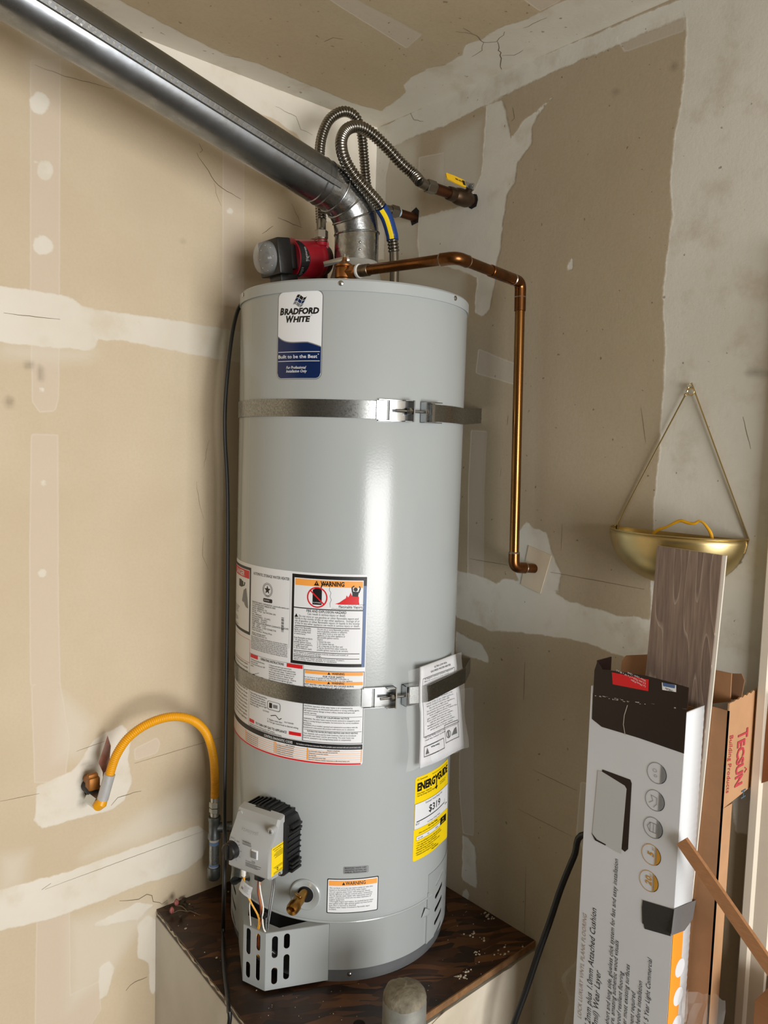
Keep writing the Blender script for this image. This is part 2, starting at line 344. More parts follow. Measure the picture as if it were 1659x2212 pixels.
right = {k: [RW(p) for p in v] for k, v in {
 'mud': [[(812, 275), (830, 272), (1040, 172), (1200, 108), (1480, -5), (1700, -100), (1700, -40), (1485, 33), (1200, 153), (1040, 231), (960, 272), (900, 292), (848, 318), (835, 380), (830, 560), (812, 560)],
         [(1482, 30), (1700, -60), (1720, 1800), (1590, 1800), (1560, 1560), (1380, 1500), (1405, 1330), (1412, 1110), (1424, 985), (1430, 880), (1437, 760), (1432, 640), (1440, 560), (1452, 470), (1449, 400), (1453, 330), (1478, 165), (1483, 80)],
         [(1052, 228), (1086, 214), (1098, 268), (1104, 300), (1130, 262), (1160, 240), (1198, 205), (1165, 245), (1150, 275), (1148, 310), (1128, 340), (1118, 352), (1112, 392), (1096, 420), (1088, 470), (1080, 540), (1070, 590), (1060, 668), (1042, 684), (1026, 676), (1030, 600), (1000, 586), (908, 560), (902, 530), (905, 470), (960, 456), (1010, 440), (1040, 380), (1046, 300)],
         [(985, 1233), (1045, 1245), (1072, 1262), (1090, 1250), (1130, 1258), (1190, 1275), (1230, 1300), (1290, 1316), (1340, 1330), (1420, 1340), (1420, 1430), (1330, 1413), (1270, 1388), (1230, 1380), (1130, 1366), (1060, 1362), (985, 1332)],
         [(1110, 1160), (1140, 1126), (1152, 1140), (1180, 1150), (1196, 1200), (1212, 1240), (1206, 1275), (1150, 1280), (1124, 1262), (1112, 1230)],
         [(985, 1362), (1010, 1378), (1040, 1392), (1056, 1420), (1056, 1434), (1030, 1424), (985, 1412)], [(1000, 1805), (1015, 1812), (1026, 1828), (1031, 1905), (1028, 1918), (998, 1900)],
         [(1228, 570), (1238, 556), (1236, 580), (1226, 584)], [(1000, 1925), (1008, 1918), (1014, 1930), (1010, 1950), (998, 1942)], [(1060, 260), (1085, 250), (1088, 330), (1070, 345)]],
 'tape': [[(1018, 930), (1052, 932), (1046, 1050), (1044, 1250), (1010, 1250), (1012, 1050)], [(1034, 754), (1112, 786), (1112, 830), (1028, 806)], [(995, 1490), (1022, 1486), (1023, 1805), (1000, 1800), (992, 1700)],
          [(1330, 80), (1478, 24), (1478, 66), (1350, 112)], [(905, 340), (960, 330), (960, 400), (905, 410)], [(1255, 1690), (1290, 1695), (1285, 1900), (1245, 1800)]],
 'soft': [[(850, 560), (1000, 590), (1000, 680), (880, 660)], [(960, 300), (1040, 260), (1040, 440), (930, 420)], [(820, 300), (900, 300), (905, 560), (815, 560)], [(1040, 2000), (1180, 2080), (1190, 2230), (1150, 2230)]],
 'dirt': [ell(1638, 805, 22, 5), ell(1455, 145, 4, 5), ell(1330, 198, 4, 3)]}.items()}
ceil_ = {k: [CE(p) for p in v] for k, v in {
 'tape': [[(706, -4), (764, -4), (912, 74), (878, 104)], [(1128, -4), (1225, -30), (1210, 2), (1166, 24)]],
 'mud': [[(800, 300), (1200, 120), (1500, 0), (1560, -60), (1300, -60), (1240, -10), (1140, 40), (1075, 62), (1040, 84), (1006, 96), (1000, 118), (960, 140), (930, 146), (890, 166), (872, 182), (876, 200), (850, 222), (828, 236)],
         [(-100, -120), (200, -30), (300, 22), (400, 75), (480, 115), (560, 138), (640, 172), (700, 196), (760, 222), (826, 240), (826, 290), (700, 240), (250, 62), (-150, -100)]]}.items()}
ux = grid_axis(-4.0, -1.35, 0, .0075); uy = grid_axis(-5.0, -1.4, 0, .0075); uz = grid_axis(0, .25, ZC, .0075)
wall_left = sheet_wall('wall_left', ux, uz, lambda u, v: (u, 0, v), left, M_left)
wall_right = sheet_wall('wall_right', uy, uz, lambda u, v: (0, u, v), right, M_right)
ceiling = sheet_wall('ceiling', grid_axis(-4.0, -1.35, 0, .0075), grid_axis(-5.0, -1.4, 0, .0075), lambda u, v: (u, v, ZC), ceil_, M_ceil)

def structure(mb, name, m, **k):
    o = mb.build(name, m, **k); o['kind'] = 'structure'; return o
M_floor = mat('garage_floor_concrete', '6f6b66', .75, var=.18, vscale=3, bump=.2, bscale=90)
structure(MB().box((-2, -2.5, -.05), (4.2, 5.2, .1)), 'floor', M_floor)
M_paint = mat('garage_wall_paint', '4a4641', .8, var=.06, vscale=2)
structure(MB().box((-4.05, -2.5, ZC/2), (.1, 5.2, ZC)), 'wall_far', M_paint)
wb = MB().box(((-4+DOOR[0])/2, -5.05, ZC/2), (4+DOOR[0], .1, ZC)).box((DOOR[1]/2, -5.05, ZC/2), (-DOOR[1], .1, ZC)).box(((DOOR[0]+DOOR[1])/2, -5.05, (ZC+DOOR[2])/2), (DOOR[1]-DOOR[0], .1, ZC-DOOR[2]))
structure(wb, 'wall_door', M_paint)

# cracks and hairlines in the drywall
M_crack = mat('crack_brown', '74654f', .9)
def crack(wall, ax, pts, w=.0012, jit=.0018, m=M_crack):
    q = [pl(x, y, ax, 0) if ax < 2 else pl(x, y, 2, ZC) for x, y in pts]; out = []
    for a, b in zip(q[:-1], q[1:]):
        n = max(1, int(np.linalg.norm(b-a)/.012))
        for i in range(n):
            p = a+(b-a)*i/n; k = [0, 1, 2]; k.remove(ax)
            if jit and (i or out):
                for c in k: p[c] += random.uniform(-jit, jit)
            out.append(p)
    out.append(q[-1]); lo, hi = [], []; N = len(out)
    nrm = np.zeros(3); nrm[ax] = -1
    for i in range(N):
        t = unit(out[min(i+1, N-1)]-out[max(i-1, 0)]); sd = np.cross(t, nrm); ww = w*.4*(.35+.65*math.sin(math.pi*min(max(i/(N-1), .08), .92)))
        lo.append(out[i]-sd*ww+nrm*.0004); hi.append(out[i]+sd*ww+nrm*.0004)
    mb = MB().add(lo+hi, [(i, i+1, N+i+1, N+i) for i in range(N-1)])
    o = mb.build('crack', m, parent=wall, smooth=False, fixn=False); return o
for pts, w, j in [([(0, 1731), (85, 1714)], .0012, .0003), ([(165, 1623), (226, 1601)], .0012, .0003), ([(290, 1649), (480, 1592)], .0013, .0003), ([(97, 1921), (330, 1835), (440, 1795)], .0012, .0004),
                  ([(258, 1946), (300, 1942), (318, 1932), (328, 1934), (331, 1947), (345, 1949), (349, 1954), (362, 1944)], .0025, .001), ([(240, 1740), (255, 1722), (290, 1712), (305, 1709)], .002, .001),
                  ([(75, 140), (140, 165), (245, 192)], .0011, .001), ([(425, 330), (455, 380), (480, 408), (520, 430)], .0022, .002), ([(430, 310), (436, 325), (432, 330)], .0018, .002),
                  ([(600, 470), (640, 488), (652, 492)], .0022, .002), ([(566, 505), (575, 498), (590, 488)], .002, .002), ([(462, 395), (470, 430), (478, 445)], .0009, .002), ([(630, 440), (640, 460), (650, 490)], .0012, .002),
                  ([(595, 230), (640, 252), (650, 280), (675, 292)], .0014, .002), ([(8, 676), (90, 686), (130, 690)], .0018, .0006), ([(425, 1040), (430, 1090), (440, 1120)], .001, .002), ([(440, 1160), (436, 1200), (450, 1230)], .001, .002),
                  ([(452, 950), (440, 1010)], .0008, .002), ([(272, 2140), (280, 2128), (318, 2110)], .0022, .002), ([(90, 1922), (110, 1908)], .002, .001)]:
    crack(wall_left, 1, pts, w, j)
for pts, w, j in [([(1015, 1207), (1098, 1221)], .0012, .0003), ([(1190, 1236), (1392, 1273)], .0016, .0003), ([(1150, 1662), (1246, 1708)], .0014, .0003), ([(1120, 1748), (1236, 1807)], .0014, .0003), ([(1134, 1430), (1131, 1512)], .0012, .0003),
                  ([(1136, 1872), (1133, 2028)], .0012, .0003), ([(1098, 897), (1096, 918)], .0014, .0002), ([(1083, 1012), (1081, 1030)], .0012, .0002), ([(1215, 1130), (1212, 1190)], .0008, .0002), ([(900, 372), (915, 385), (930, 400)], .001, .002),
                  ([(880, 232), (895, 258), (915, 262)], .0014, .002), ([(1385, 880), (1395, 955)], .0012, .0005), ([(1605, 900), (1622, 970)], .0012, .0005), ([(1108, 232), (1112, 255), (1105, 262)], .0016, .001)]:
    crack(wall_right, 0, pts, w, j)
for pts, w in [([(985, 68), (1030, 75), (1045, 92), (1075, 90), (1090, 68)], .0022), ([(1075, 90), (1082, 120), (1084, 150)], .003), ([(1084, 120), (1110, 118), (1130, 108)], .0018), ([(1000, 60), (1020, 72)], .0016), ([(1130, 60), (1160, 48), (1182, 38)], .0015), ([(700, 90), (720, 82), (742, 85)], .002), ([(484, 118), (520, 124)], .0016), ([(1045, 92), (1040, 108), (1020, 122)], .0014)]:
    crack(ceiling, 2, pts, w, .003)

# door casing at the far end of the right wall
trim = MB()
prof = [(0, 0), (-.012, 0), (-.018, -.004), (-.018, -.018), (-.013, -.024), (-.013, -.052), (-.006, -.058), (0, -.058)]
trim.prism([(x, -1.222+y, 0) for x, y in prof], (0, 0, 2.1))
structure(trim, 'trim_1', mat('trim_white', 'ddd3c2', .5, var=.04))
M_door = mat('door_paint', '8a7d6c', .6, var=.06)
door = structure(MB().box((.02, -1.705, 1.02), (.06, .85, 2.04)), 'door_1', M_door)
for yc in (-1.52, -1.89):
    for z0_, z1_ in ((.22, .82), (.98, 1.56), (1.68, 1.92)):
        MB().box((-.0105, yc, (z0_+z1_)/2), (.003, .27, z1_-z0_), bev=.001).build('door_panel', M_door, parent=door); MB().box((-.0125, yc, (z0_+z1_)/2), (.006, .21, z1_-z0_-.06), bev=.0025).build('door_panel', M_door, parent=door)
MB().lathe([(.026, 0), (.026, .006), (.011, .010), (.011, .035), (.024, .042), (.028, .054), (.022, .066), (0, .068)], (-.0105, -2.06, .98), (-1, 0, 0), 28).build('door_knob', mat('knob_brass', 'b59a62', .3, 1.0), parent=door)
structure(MB().prism([(x, -2.188-y, 0) for x, y in prof], (0, 0, 2.1)), 'trim_2', MATS['trim_white'])
structure(MB().prism([(x, -1.2805, 2.042-y) for x, y in prof], (0, -.849, 0)), 'trim_3', MATS['trim_white'])

# ------------------------------------------------------------------ platform
def osb_material():
    m = bpy.data.materials.new('stained_osb'); m.use_nodes = True; nt = m.node_tree; N = nt.nodes; L = nt.links; b = N['Principled BSDF']
    tc = N.new('ShaderNodeTexCoord'); mp = N.new('ShaderNodeMapping'); mp.inputs['Rotation'].default_value = (0, 0, .5); L.new(tc.outputs['Object'], mp.inputs[0])
    no = N.new('ShaderNodeTexNoise'); no.inputs['Scale'].default_value = 6; L.new(mp.outputs[0], no.inputs['Vector'])
    ad = N.new('ShaderNodeVectorMath'); ad.operation = 'ADD'; L.new(mp.outputs[0], ad.inputs[0])
    sc = N.new('ShaderNodeVectorMath'); sc.operation = 'SCALE'; sc.inputs['Scale'].default_value = .07; L.new(no.outputs['Color'], sc.inputs[0]); L.new(sc.outputs[0], ad.inputs[1])
    cols = None
    for rot, scl in ((.2, (13, 52, 1)), (1.3, (14, 60, 1)), (2.3, (12, 48, 1))):
        m2 = N.new('ShaderNodeMapping'); m2.inputs['Rotation'].default_value = (0, 0, rot); m2.inputs['Scale'].default_value = scl; L.new(ad.outputs[0], m2.inputs[0])
        v = N.new('ShaderNodeTexVoronoi'); v.inputs['Scale'].default_value = 1; L.new(m2.outputs[0], v.inputs['Vector'])
        sp = N.new('ShaderNodeSeparateColor'); L.new(v.outputs['Color'], sp.inputs[0])
        if cols is None: cols = sp.outputs[0]
        else:
            g = N.new('ShaderNodeMath'); g.operation = 'GREATER_THAN'; g.inputs[1].default_value = .55; L.new(sp.outputs[1], g.inputs[0])
            mx = N.new('ShaderNodeMix'); L.new(g.outputs[0], mx.inputs[0]); L.new(cols, mx.inputs[2]); L.new(sp.outputs[0], mx.inputs[3]); cols = mx.outputs[0]
    rp = N.new('ShaderNodeValToRGB'); L.new(cols, rp.inputs[0]); e = rp.color_ramp.elements
    e[0].position = 0; e[0].color = (*lin('24150c'), 1); e[1].position = 1; e[1].color = (*lin('6a4424'), 1); k = e.new(.55); k.color = (*lin('432814'), 1)
    st = N.new('ShaderNodeTexNoise'); st.inputs['Scale'].default_value = 3.2; st.inputs['Detail'].default_value = 6; L.new(tc.outputs['Object'], st.inputs['Vector'])
    mr = N.new('ShaderNodeMapRange'); mr.inputs[1].default_value = .42; mr.inputs[2].default_value = .66; L.new(st.outputs[0], mr.inputs[0])
    mx = N.new('ShaderNodeMix'); mx.data_type = 'RGBA'; mx.blend_type = 'MIX'; mx.inputs[7].default_value = (*lin('1d130c'), 1); L.new(rp.outputs[0], mx.inputs[6]); L.new(mr.outputs[0], mx.inputs[0]); L.new(mx.outputs[2], b.inputs['Base Color'])
    b.inputs['Roughness'].default_value = .42
    bp = N.new('ShaderNodeBump'); bp.inputs['Strength'].default_value = .35; bp.inputs['Distance'].default_value = .002; L.new(cols, bp.inputs['Height']); L.new(bp.outputs[0], b.inputs['Normal'])
    return m
M_osb = osb_material(); M_plat = mat('platform_drywall', 'dad7cf', .8, var=.06, vscale=5, bump=.12, bscale=40, col2='cdc8bc'); M_edge = mat('raw_wood_edge', '7d5a38', .8, var=.3, vscale=50)
plat = Thing('heater_platform', 'boxed-in wooden platform with dark stained strand board top under the water heater', 'platform', (-.36, -.36, 0))
A0, A1, A2, A3 = (-.684, 0), (-.735, -.735), (0, -.712), (0, 0)     # plan corners (the left edge runs slightly out of square)
def quad_prism(mb, c, z0, z1): return mb.prism([(x, y, z0) for x, y in c], (0, 0, z1-z0))
plat.part(quad_prism(MB(), [A0, A1, A2, A3], ZP-.018, ZP), 'top_board', M_osb, label='dark stained strand board top')
plat.part(quad_prism(MB(), [(-.686, 0), (-.737, -.737), (-.72, -.72), (-.67, 0)], 0, ZP-.019), 'side_panel', M_plat)
plat.part(quad_prism(MB(), [(-.737, -.737), (0, -.715), (0, -.70), (-.72, -.72)], 0, ZP-.026), 'front_panel', mat('platform_front_drywall', 'd8cfbe', .8, var=.08, vscale=4, col2='b9ad99', bump=.12, bscale=40))
plat.part(quad_prism(MB(), [(-.735, -.738), (0, -.7155), (0, -.712), (-.735, -.7345)], ZP-.016, ZP-.0005), 'raw_edge', M_edge, label='raw wood front edge')
def front_y(x): return -.7158-.0222*(-x/.737)
fc = []
for x, y in ((1124, 2056), (1117, 2078), (1104, 2090), (1075, 2106), (1050, 2124), (1020, 2140), (1000, 2152), (985, 2168), (965, 2182), (945, 2200), (930, 2216)):
    q = pl(x, y, 1, -.722); q = pl(x, y, 1, front_y(q[0])-.0006); fc.append(q)
plat.part(MB().add([p+np.array([0, 0, .0007]) for p in fc]+[p-np.array([0, 0, .0007]) for p in fc], [(i, i+1, len(fc)+i+1, len(fc)+i) for i in range(len(fc)-1)]), 'crack', M_crack, smooth=False, fixn=False)
rg = MB()
pts = [np.array([-.684+(-.735+.684)*i/60, -.735*i/60, ZP-.006]) for i in range(61)]
for p in pts: p[:] += [random.uniform(-.0025, .0015), 0, random.uniform(-.003, .002)]
rg.tube(pts, [random.uniform(.001, .0032) for _ in pts], 6)
plat.part(rg, 'plaster_lip', mat('plaster_crumb', 'b9ad9a', .9, var=.15, vscale=60), label='crumbly plaster along the board edge')
# ================================================================== water heater
M_tank = mat('tank_grey_enamel', 'a5abac', .2, bump=.06, bscale=220, spec=.5)
M_tank2 = mat('skirt_grey_enamel', '9ca1a2', .32, spec=.45)
M_base = mat('base_ring_grey', '5a5d5f', .5, var=.1, vscale=20)
M_white = mat('label_white', 'dfe2e6', .45); M_blk = mat('ink_black', '0c0c0e', .5); M_red = mat('ink_red', 'd0121c', .5); M_org = mat('ink_orange', 'f0a046', .5)
M_gry = mat('ink_grey', '77797c', .5); M_navy = mat('label_navy', '0b2350', .25); M_silver = mat('label_silver', '9a9da0', .35, .6); M_yel = mat('label_yellow', 'f2d20c', .45)
M_dark = mat('dark_inside', '0b0b0b', .9); M_screw = mat('zinc_screw', 'b8babb', .25, 1.0); M_bluef = mat('label_blue_fold', '46618f', .4)
M_brass = mat('brass_fitting', 'a97f42', .3, 1.0, var=.18, vscale=30); M_blackp = mat('black_plastic', '131416', .38, bump=.1, bscale=200)
M_cover = mat('control_cover_grey', 'a3a5a5', .45); M_clear = None
wh = Thing('water_heater', 'tall light grey cylindrical gas water heater standing on the boarded platform', 'water heater', (*T, ZP))
ZT = ZP+1.5915
# jacket, cap and base
jb = .615
wh.part(MB().lathe([(R-.02, jb-.012), (R-.004, jb-.012), (R, jb-.004), (R, jb+.004), (R, 1.0), (R, 1.5), (R, ZT-.026), (R-.001, ZT-.024)], (*T, 0), n=128), 'jacket', M_tank)
wh.part(MB().lathe([(R+.0005, ZT-.026), (R+.003, ZT-.026), (R+.003, ZT-.004), (R, ZT), (R-.01, ZT+.001), (.05, ZT+.004), (0, ZT+.004)], (*T, 0), n=128), 'top_cap', M_tank)
wh.part(MB().lathe([(R-.05, ZP), (R-.006, ZP), (R-.006, ZP+.03), (R-.05, ZP+.03)], (*T, 0), n=96), 'base_ring', M_base)
wh.part(MB().lathe([(R-.06, ZP+.02), (R-.025, ZP+.02), (R-.025, jb+.01)], (*T, 0), n=64), 'inner_shell', mat('inner_shell_dark', '2a2c2e', .6))
wh.part(MB().tube([cylmap(-.285, ZP+.03+(ZT-ZP-.06)*i/6, -.0008) for i in range(7)], .0011, 6), 'jacket_seam', M_tank)
def screw(t, p, n, r=.006, under=None, name='screw'):
    m = MB(); n = unit(n); m.lathe([(0, r*.55), (r*.5, r*.5), (r*.9, r*.25), (r, 0)], p, n, 14); x, y, _ = frame(n)
    t.part(m, name, M_screw, under=under)
for u in (-.335, -.031, .266, .55, -.62): screw(wh, cylmap(u, ZT-.0105, .003), cylmap(u, 0, 1)-cylmap(u, 0, 0))
screw(wh, cylmap(.03, ZP+.017, -.005), cylmap(.03, 0, 1)-cylmap(.03, 0, 0), .005)

# slotted skirt panels (left and right) and the plain door between them; slots are cut right through
def curved(u0, u1, z0, z1, h0, h1, step=.006):
    m = MB(); n = max(2, int(abs(u1-u0)/step)); us = [u0+(u1-u0)*i/n for i in range(n+1)]; vs = []
    for u in us: vs += [(u, z0, h0), (u, z0, h1), (u, z1, h1), (u, z1, h0)]
    fs = [(4*i+k, 4*i+(k+1) % 4, 4*i+4+(k+1) % 4, 4*i+4+k) for i in range(n) for k in range(4)]+[(0, 1, 2, 3), tuple(4*n+k for k in (3, 2, 1, 0))]
    return m.add(vs, fs)
def slot_outline(L, w, n=6):
    o = [(L/2-w/2+w/2*math.cos(a), w/2*math.sin(a)) for a in np.linspace(-math.pi/2, math.pi/2, n)]
    return o+[(-x, -y) for x, y in o]
def panel_with_slots(xlo, xhi, zlo, zhi, slots, name, material, thing, fmap, thick=.0012, label=None, under=None, grid=.006, ident=True):
    """sheet metal panel in (x, z) with real slot openings: boolean on the flat blank, then bent with fmap"""
    nx = max(2, int((xhi-xlo)/grid)); me = bpy.data.meshes.new(name); bm = bmesh.new(); col_ = []
    for i in range(nx+1):
        x = xlo+(xhi-xlo)*i/nx; col_.append([bm.verts.new((x, zz, h)) for zz, h in ((zlo, 0), (zlo, thick), (zhi, thick), (zhi, 0))])
    for i in range(nx):
        for k in range(4): bm.faces.new((col_[i][k], col_[i][(k+1) % 4], col_[i+1][(k+1) % 4], col_[i+1][k]))
    bm.faces.new(col_[0][::-1]); bm.faces.new(col_[-1]); bmesh.ops.recalc_face_normals(bm, faces=list(bm.faces)); bm.to_mesh(me); bm.free()
    o = bpy.data.objects.new(name, me); COL.objects.link(o)
    cm = MB()
    for cx, cz, L_, w, ang in slots:
        c_, s_ = math.cos(ang), math.sin(ang); cm.prism([(cx+x*c_-y*s_, cz+x*s_+y*c_, -.01) for x, y in slot_outline(L_, w)], (0, 0, .03))
    co_ = cm.build('cutter', M_dark, smooth=False)
    md = o.modifiers.new('slots', 'BOOLEAN'); md.object = co_; md.operation = 'DIFFERENCE'; md.solver = 'EXACT'
    bpy.context.view_layer.update(); dg = bpy.context.evaluated_depsgraph_get(); new = bpy.data.meshes.new_from_object(o.evaluated_get(dg))
    bpy.data.objects.remove(o); bpy.data.objects.remove(co_)
    for v in new.vertices:
        p = fmap(*v.co)-thing.org; v.co = Vector(tuple(map(float, p)))
    new.materials.clear(); new.materials.append(material); new.polygons.foreach_set('material_index', [0]*len(new.polygons))
    new.polygons.foreach_set('use_smooth', [True]*len(new.polygons)); new.set_sharp_from_angle(angle=math.radians(30)); new.name = name
    ob = bpy.data.objects.new(name, new); COL.objects.link(ob); ob.parent = under or thing.o
    if label: ob['label'] = label
    return ob
slz = [.632, .598, .564, .530, .497]
rs = [(.305, z, .052, .0115, .32) for z in slz]+[(.385, z-.012, .05, .0115, .32) for z in slz]
panel_with_slots(.245, .62, ZP+.031, .665, rs, 'louvred_skirt', M_tank2, wh, lambda u, z, h: cylmap(u, z, h+.0002), label='skirt panel with slanted black air slots')
ls = [(-.345, z, .056, .0125, -.35) for z in (.665, .625, .585, .545, .505)]+[(-.425, z+.014, .05, .0125, -.35) for z in (.665, .625, .585, .545, .505)]
panel_with_slots(-.62, -.262, ZP+.031, .715, ls, 'louvred_skirt', M_tank2, wh, lambda u, z, h: cylmap(u, z, h+.0002), label='skirt panel with slanted black air slots')
wh.part(curved(-.02, .246, ZP+.031, jb-.012, -.004, -.0015), 'door_panel', M_tank2, fmap=cylmap, label='plain lower access door')
wh.part(curved(.243, .249, ZP+.031, .62, -.002, .0025), 'door_seam', M_tank2, fmap=cylmap)
lipm = MB(); lu = [.262+(-.27-.262)*i/60 for i in range(61)]
lipm.tube([cylmap(u, jb-.008, -.001) for u in lu], .0035, 8); wh.part(lipm, 'jacket_lip', M_tank)
tab = MB(); tab.add([(.222, .566, .001), (.232, .588, .004), (.252, .575, .006), (.252, .56, .002), (.236, .572, .007)], [(0, 1, 4), (1, 2, 4), (2, 3, 4), (3, 0, 4), (0, 3, 2, 1)])
wh.part(tab, 'door_tab', M_tank2, fmap=cylmap)

# slotted burner guard that bulges out below the gas control (centre line at -32 degrees)
def rad2(th, r): a = TH0+math.radians(th); return np.array([T[0]+r*math.cos(a), T[1]+r*math.sin(a)])
GA, GB, GR, GL = rad2(-27, .355), rad2(-37.2, .354), rad2(-4.2, .2805), rad2(-60, .2805)
gz0, gz1 = .468, .603; guard = None
for (p, q, slots, nm) in ((GA, GR, [(.021, .568, .052, .0135, math.pi/2), (.021, .5, .04, .0135, math.pi/2), (.048, .578, .036, .0135, math.pi/2), (.048, .517, .06, .0135, math.pi/2)], 'guard_panel'),
                          (GB, GA, [(.0145, .568, .062, .013, math.pi/2), (.0145, .5, .038, .013, math.pi/2), (.043, .576, .04, .012, math.pi/2), (.043, .516, .062, .012, math.pi/2)], 'guard_panel'),
                          (GL, GB, [], 'guard_panel')):
    L_ = np.linalg.norm(q-p); d = (q-p)/L_; nn = np.array([-d[1], d[0]]); nn = nn if nn@(p-T) > 0 else -nn
    panel_with_slots(0, L_, gz0, gz1, slots, nm, M_tank2, wh, (lambda p, d, nn: lambda x, z, h: np.array([*(p+d*x+nn*h), z]))(p, d, nn), label='slotted sheet metal burner guard', grid=.02) if slots else \
        wh.part(MB().prism([(*p, gz0), (*q, gz0), (*q, gz1), (*p, gz1)], (*(nn*.0012), 0)), nm, M_tank2)
def flange(a, b, w): return [(*a, gz1), (*b, gz1), (*(b+unit(np.r_[T-b, 0])[:2]*w), gz1), (*(a+unit(np.r_[T-a, 0])[:2]*w), gz1)]
wh.part(MB().prism([(*GA, gz1-.001), (*GR, gz1-.001), (*rad2(-9, .262), gz1-.001), (*rad2(-24, .325), gz1-.001)], (0, 0, .0015)), 'guard_flange', M_tank2)
wh.part(MB().prism([(*GB, gz1-.001), (*GL, gz1-.001), (*rad2(-55, .262), gz1-.001), (*rad2(-40, .325), gz1-.001)], (0, 0, .0015)), 'guard_flange', M_tank2)
wh.part(MB().prism([(*GA, gz1-.001), (*GB, gz1-.001), (*rad2(-40, .325), gz1-.001), (*rad2(-24, .325), gz1-.001)], (0, 0, .0015)), 'guard_flange', M_tank2)
wh.part(curved(-.262, -.02, ZP+.031, jb-.012, -.032, -.028), 'burner_opening', M_dark, fmap=cylmap)

# gas control on the jacket
TC = -33
def gl(a, r, z): return radial(TC, a, r, z)
gc_back = MB()
bo = [(-.066, .735), (-.058, .727), (.058, .727), (.066, .735), (.067, .842), (.060, .858), (.03, .872), (0, .876), (-.03, .872), (-.060, .858), (-.067, .842)]
n_ = len(bo); gc_back.add([(a, .268, z) for a, z in bo]+[(a, .318, z) for a, z in bo]+[(a*.97, .326, .8+(z-.8)*.97) for a, z in bo], [tuple(range(n_))]+[(k*n_+i, k*n_+(i+1) % n_, (k+1)*n_+(i+1) % n_, (k+1)*n_+i) for k in range(2) for i in range(n_)]+[tuple(range(2*n_, 3*n_))])
for zz in (.842, .832, .758, .749, .740): gc_back.box((.068, .296, zz), (.018, .036, .0055), bev=.001)
for k in range(9): gc_back.box((-.052+.013*k, .296, .8735-.0035*abs(k-4)**1.25*.55), (.003, .05, .012))
for k in range(5): gc_back.box((.0675, .293, .768+.013*k), (.004, .05, .003))
ctl = wh.part(gc_back, 'gas_control', M_blackp, fmap=gl, label='gas control with finned black back and grey cover')
cov = MB(); pr = [(.322, .735), (.366, .738), (.372, .744), (.372, .803), (.369, .811), (.350, .843), (.346, .852), (.340, .866), (.322, .872)]
npf = len(pr); ks = [-.060, -.057, .054, .0595]
vs = []
for ki, a in enumerate(ks):
    for r_, z in pr:
        e = .0 if ki in (1, 2) else .004; vs.append((a, min(r_, .372-e) if ki in (1, 2) else max(.322, r_-e), .8+(z-.8)*(1 if ki in (1, 2) else .975)))
fs = [(k*npf+i, k*npf+(i+1) % npf, (k+1)*npf+(i+1) % npf, (k+1)*npf+i) for k in range(3) for i in range(npf)]+[tuple(range(npf)), tuple(range(3*npf, 4*npf))]
cov.add(vs, fs)
cvo = wh.part(cov, 'control_cover', M_cover, under=ctl, fmap=gl)
wh.part(MB().cyl(gl(.050, .322, .846), gl(.050, .362, .846), .0085, bev=.002), 'screw_boss', M_cover, under=ctl)
wh.part(MB().cyl(gl(-.050, .322, .853), gl(-.050, .345, .853), .0085, bev=.002), 'screw_boss', M_cover, under=ctl)
screw(wh, gl(.050, .362, .846), gl(0, 1, 0)-gl(0, 0, 0), .0045, ctl); screw(wh, gl(.0605, .338, .742), gl(1, 0, 0)-gl(0, 0, 0), .004, ctl)
kn = MB(); kn.lathe([(.0, .017), (.0165, .017), (.019, .0145), (.0195, .004), (.0205, 0), (0, 0)], gl(-.047, .372, .782), gl(0, 1, 0)-gl(0, 0, 0), 28)
wh.part(kn, 'knob', M_blackp, under=ctl)
wh.part(MB().box((-.047, .3905, .782), (.005, .004, .034), bev=.001), 'knob_grip', M_blackp, under=ctl, fmap=gl)
wh.part(MB().box((.017, .372, .789), (.018, .003, .021), bev=.001), 'button_frame', M_white, under=ctl, fmap=gl)
wh.part(MB().box((.016, .3738, .788), (.0135, .0018, .0155), bev=.0006), 'igniter_button', M_gry, under=ctl, fmap=gl)
st = Sheet()
def dash_lines(s, u, v, w, rows, gap, m, layer=2, th=.0007, ragged=.3):
    for i in range(rows): s.rect(u, v-i*gap, u+w*(1-ragged*random.random()), v-i*gap+th, m, layer)
st.text('WARNING', -.018, .8085, .005, 0, bold=.02); dash_lines(st, -.018, .8058, .026, 2, .0025, 0)
st.text('PUSH', .010, .770, .004, 0); st.text('TO LIGHT PILOT', -.008, .7665, .0036, 0); dash_lines(st, -.008, .7635, .045, 4, .0024, 0)
for a in range(0, 330, 33):
    an = math.radians(-60+a); st.line((-.047+.0225*math.cos(an), .782+.0225*math.sin(an)), (-.047+.0265*math.cos(an), .782+.0265*math.sin(an)), .0006, 0, 2)
st.text('OFF', -.067, .806, .0042, 0); st.text('PILOT', -.052, .8075, .0042, 0); st.text('HOT', -.034, .8035, .004, 0)
st.build(wh, 'control_print', [M_blk], lambda u, v, h: gl(u, .3722+h, v), under=ctl)
st = Sheet(); st.rect(.3245, .747, .3665, .812, 0, 0); st.text('COMBINATION', .3265, .806, .0042, 1, width=.036); st.text('GAS CONTROL', .333, .801, .0036, 1); dash_lines(st, .3275, .797, .034, 5, .0028, 1)
dash_lines(st, .3275, .764, .034, 2, .003, 1); st.ring(.345, .7575, .0018, .003, 1, 2, 16); dash_lines(st, .3275, .752, .034, 2, .0028, 1)
st.build(wh, 'control_sticker', [M_yel, M_blk], lambda u, v, h: gl(.0599+h, u, v), under=ctl, label='yellow rating sticker')
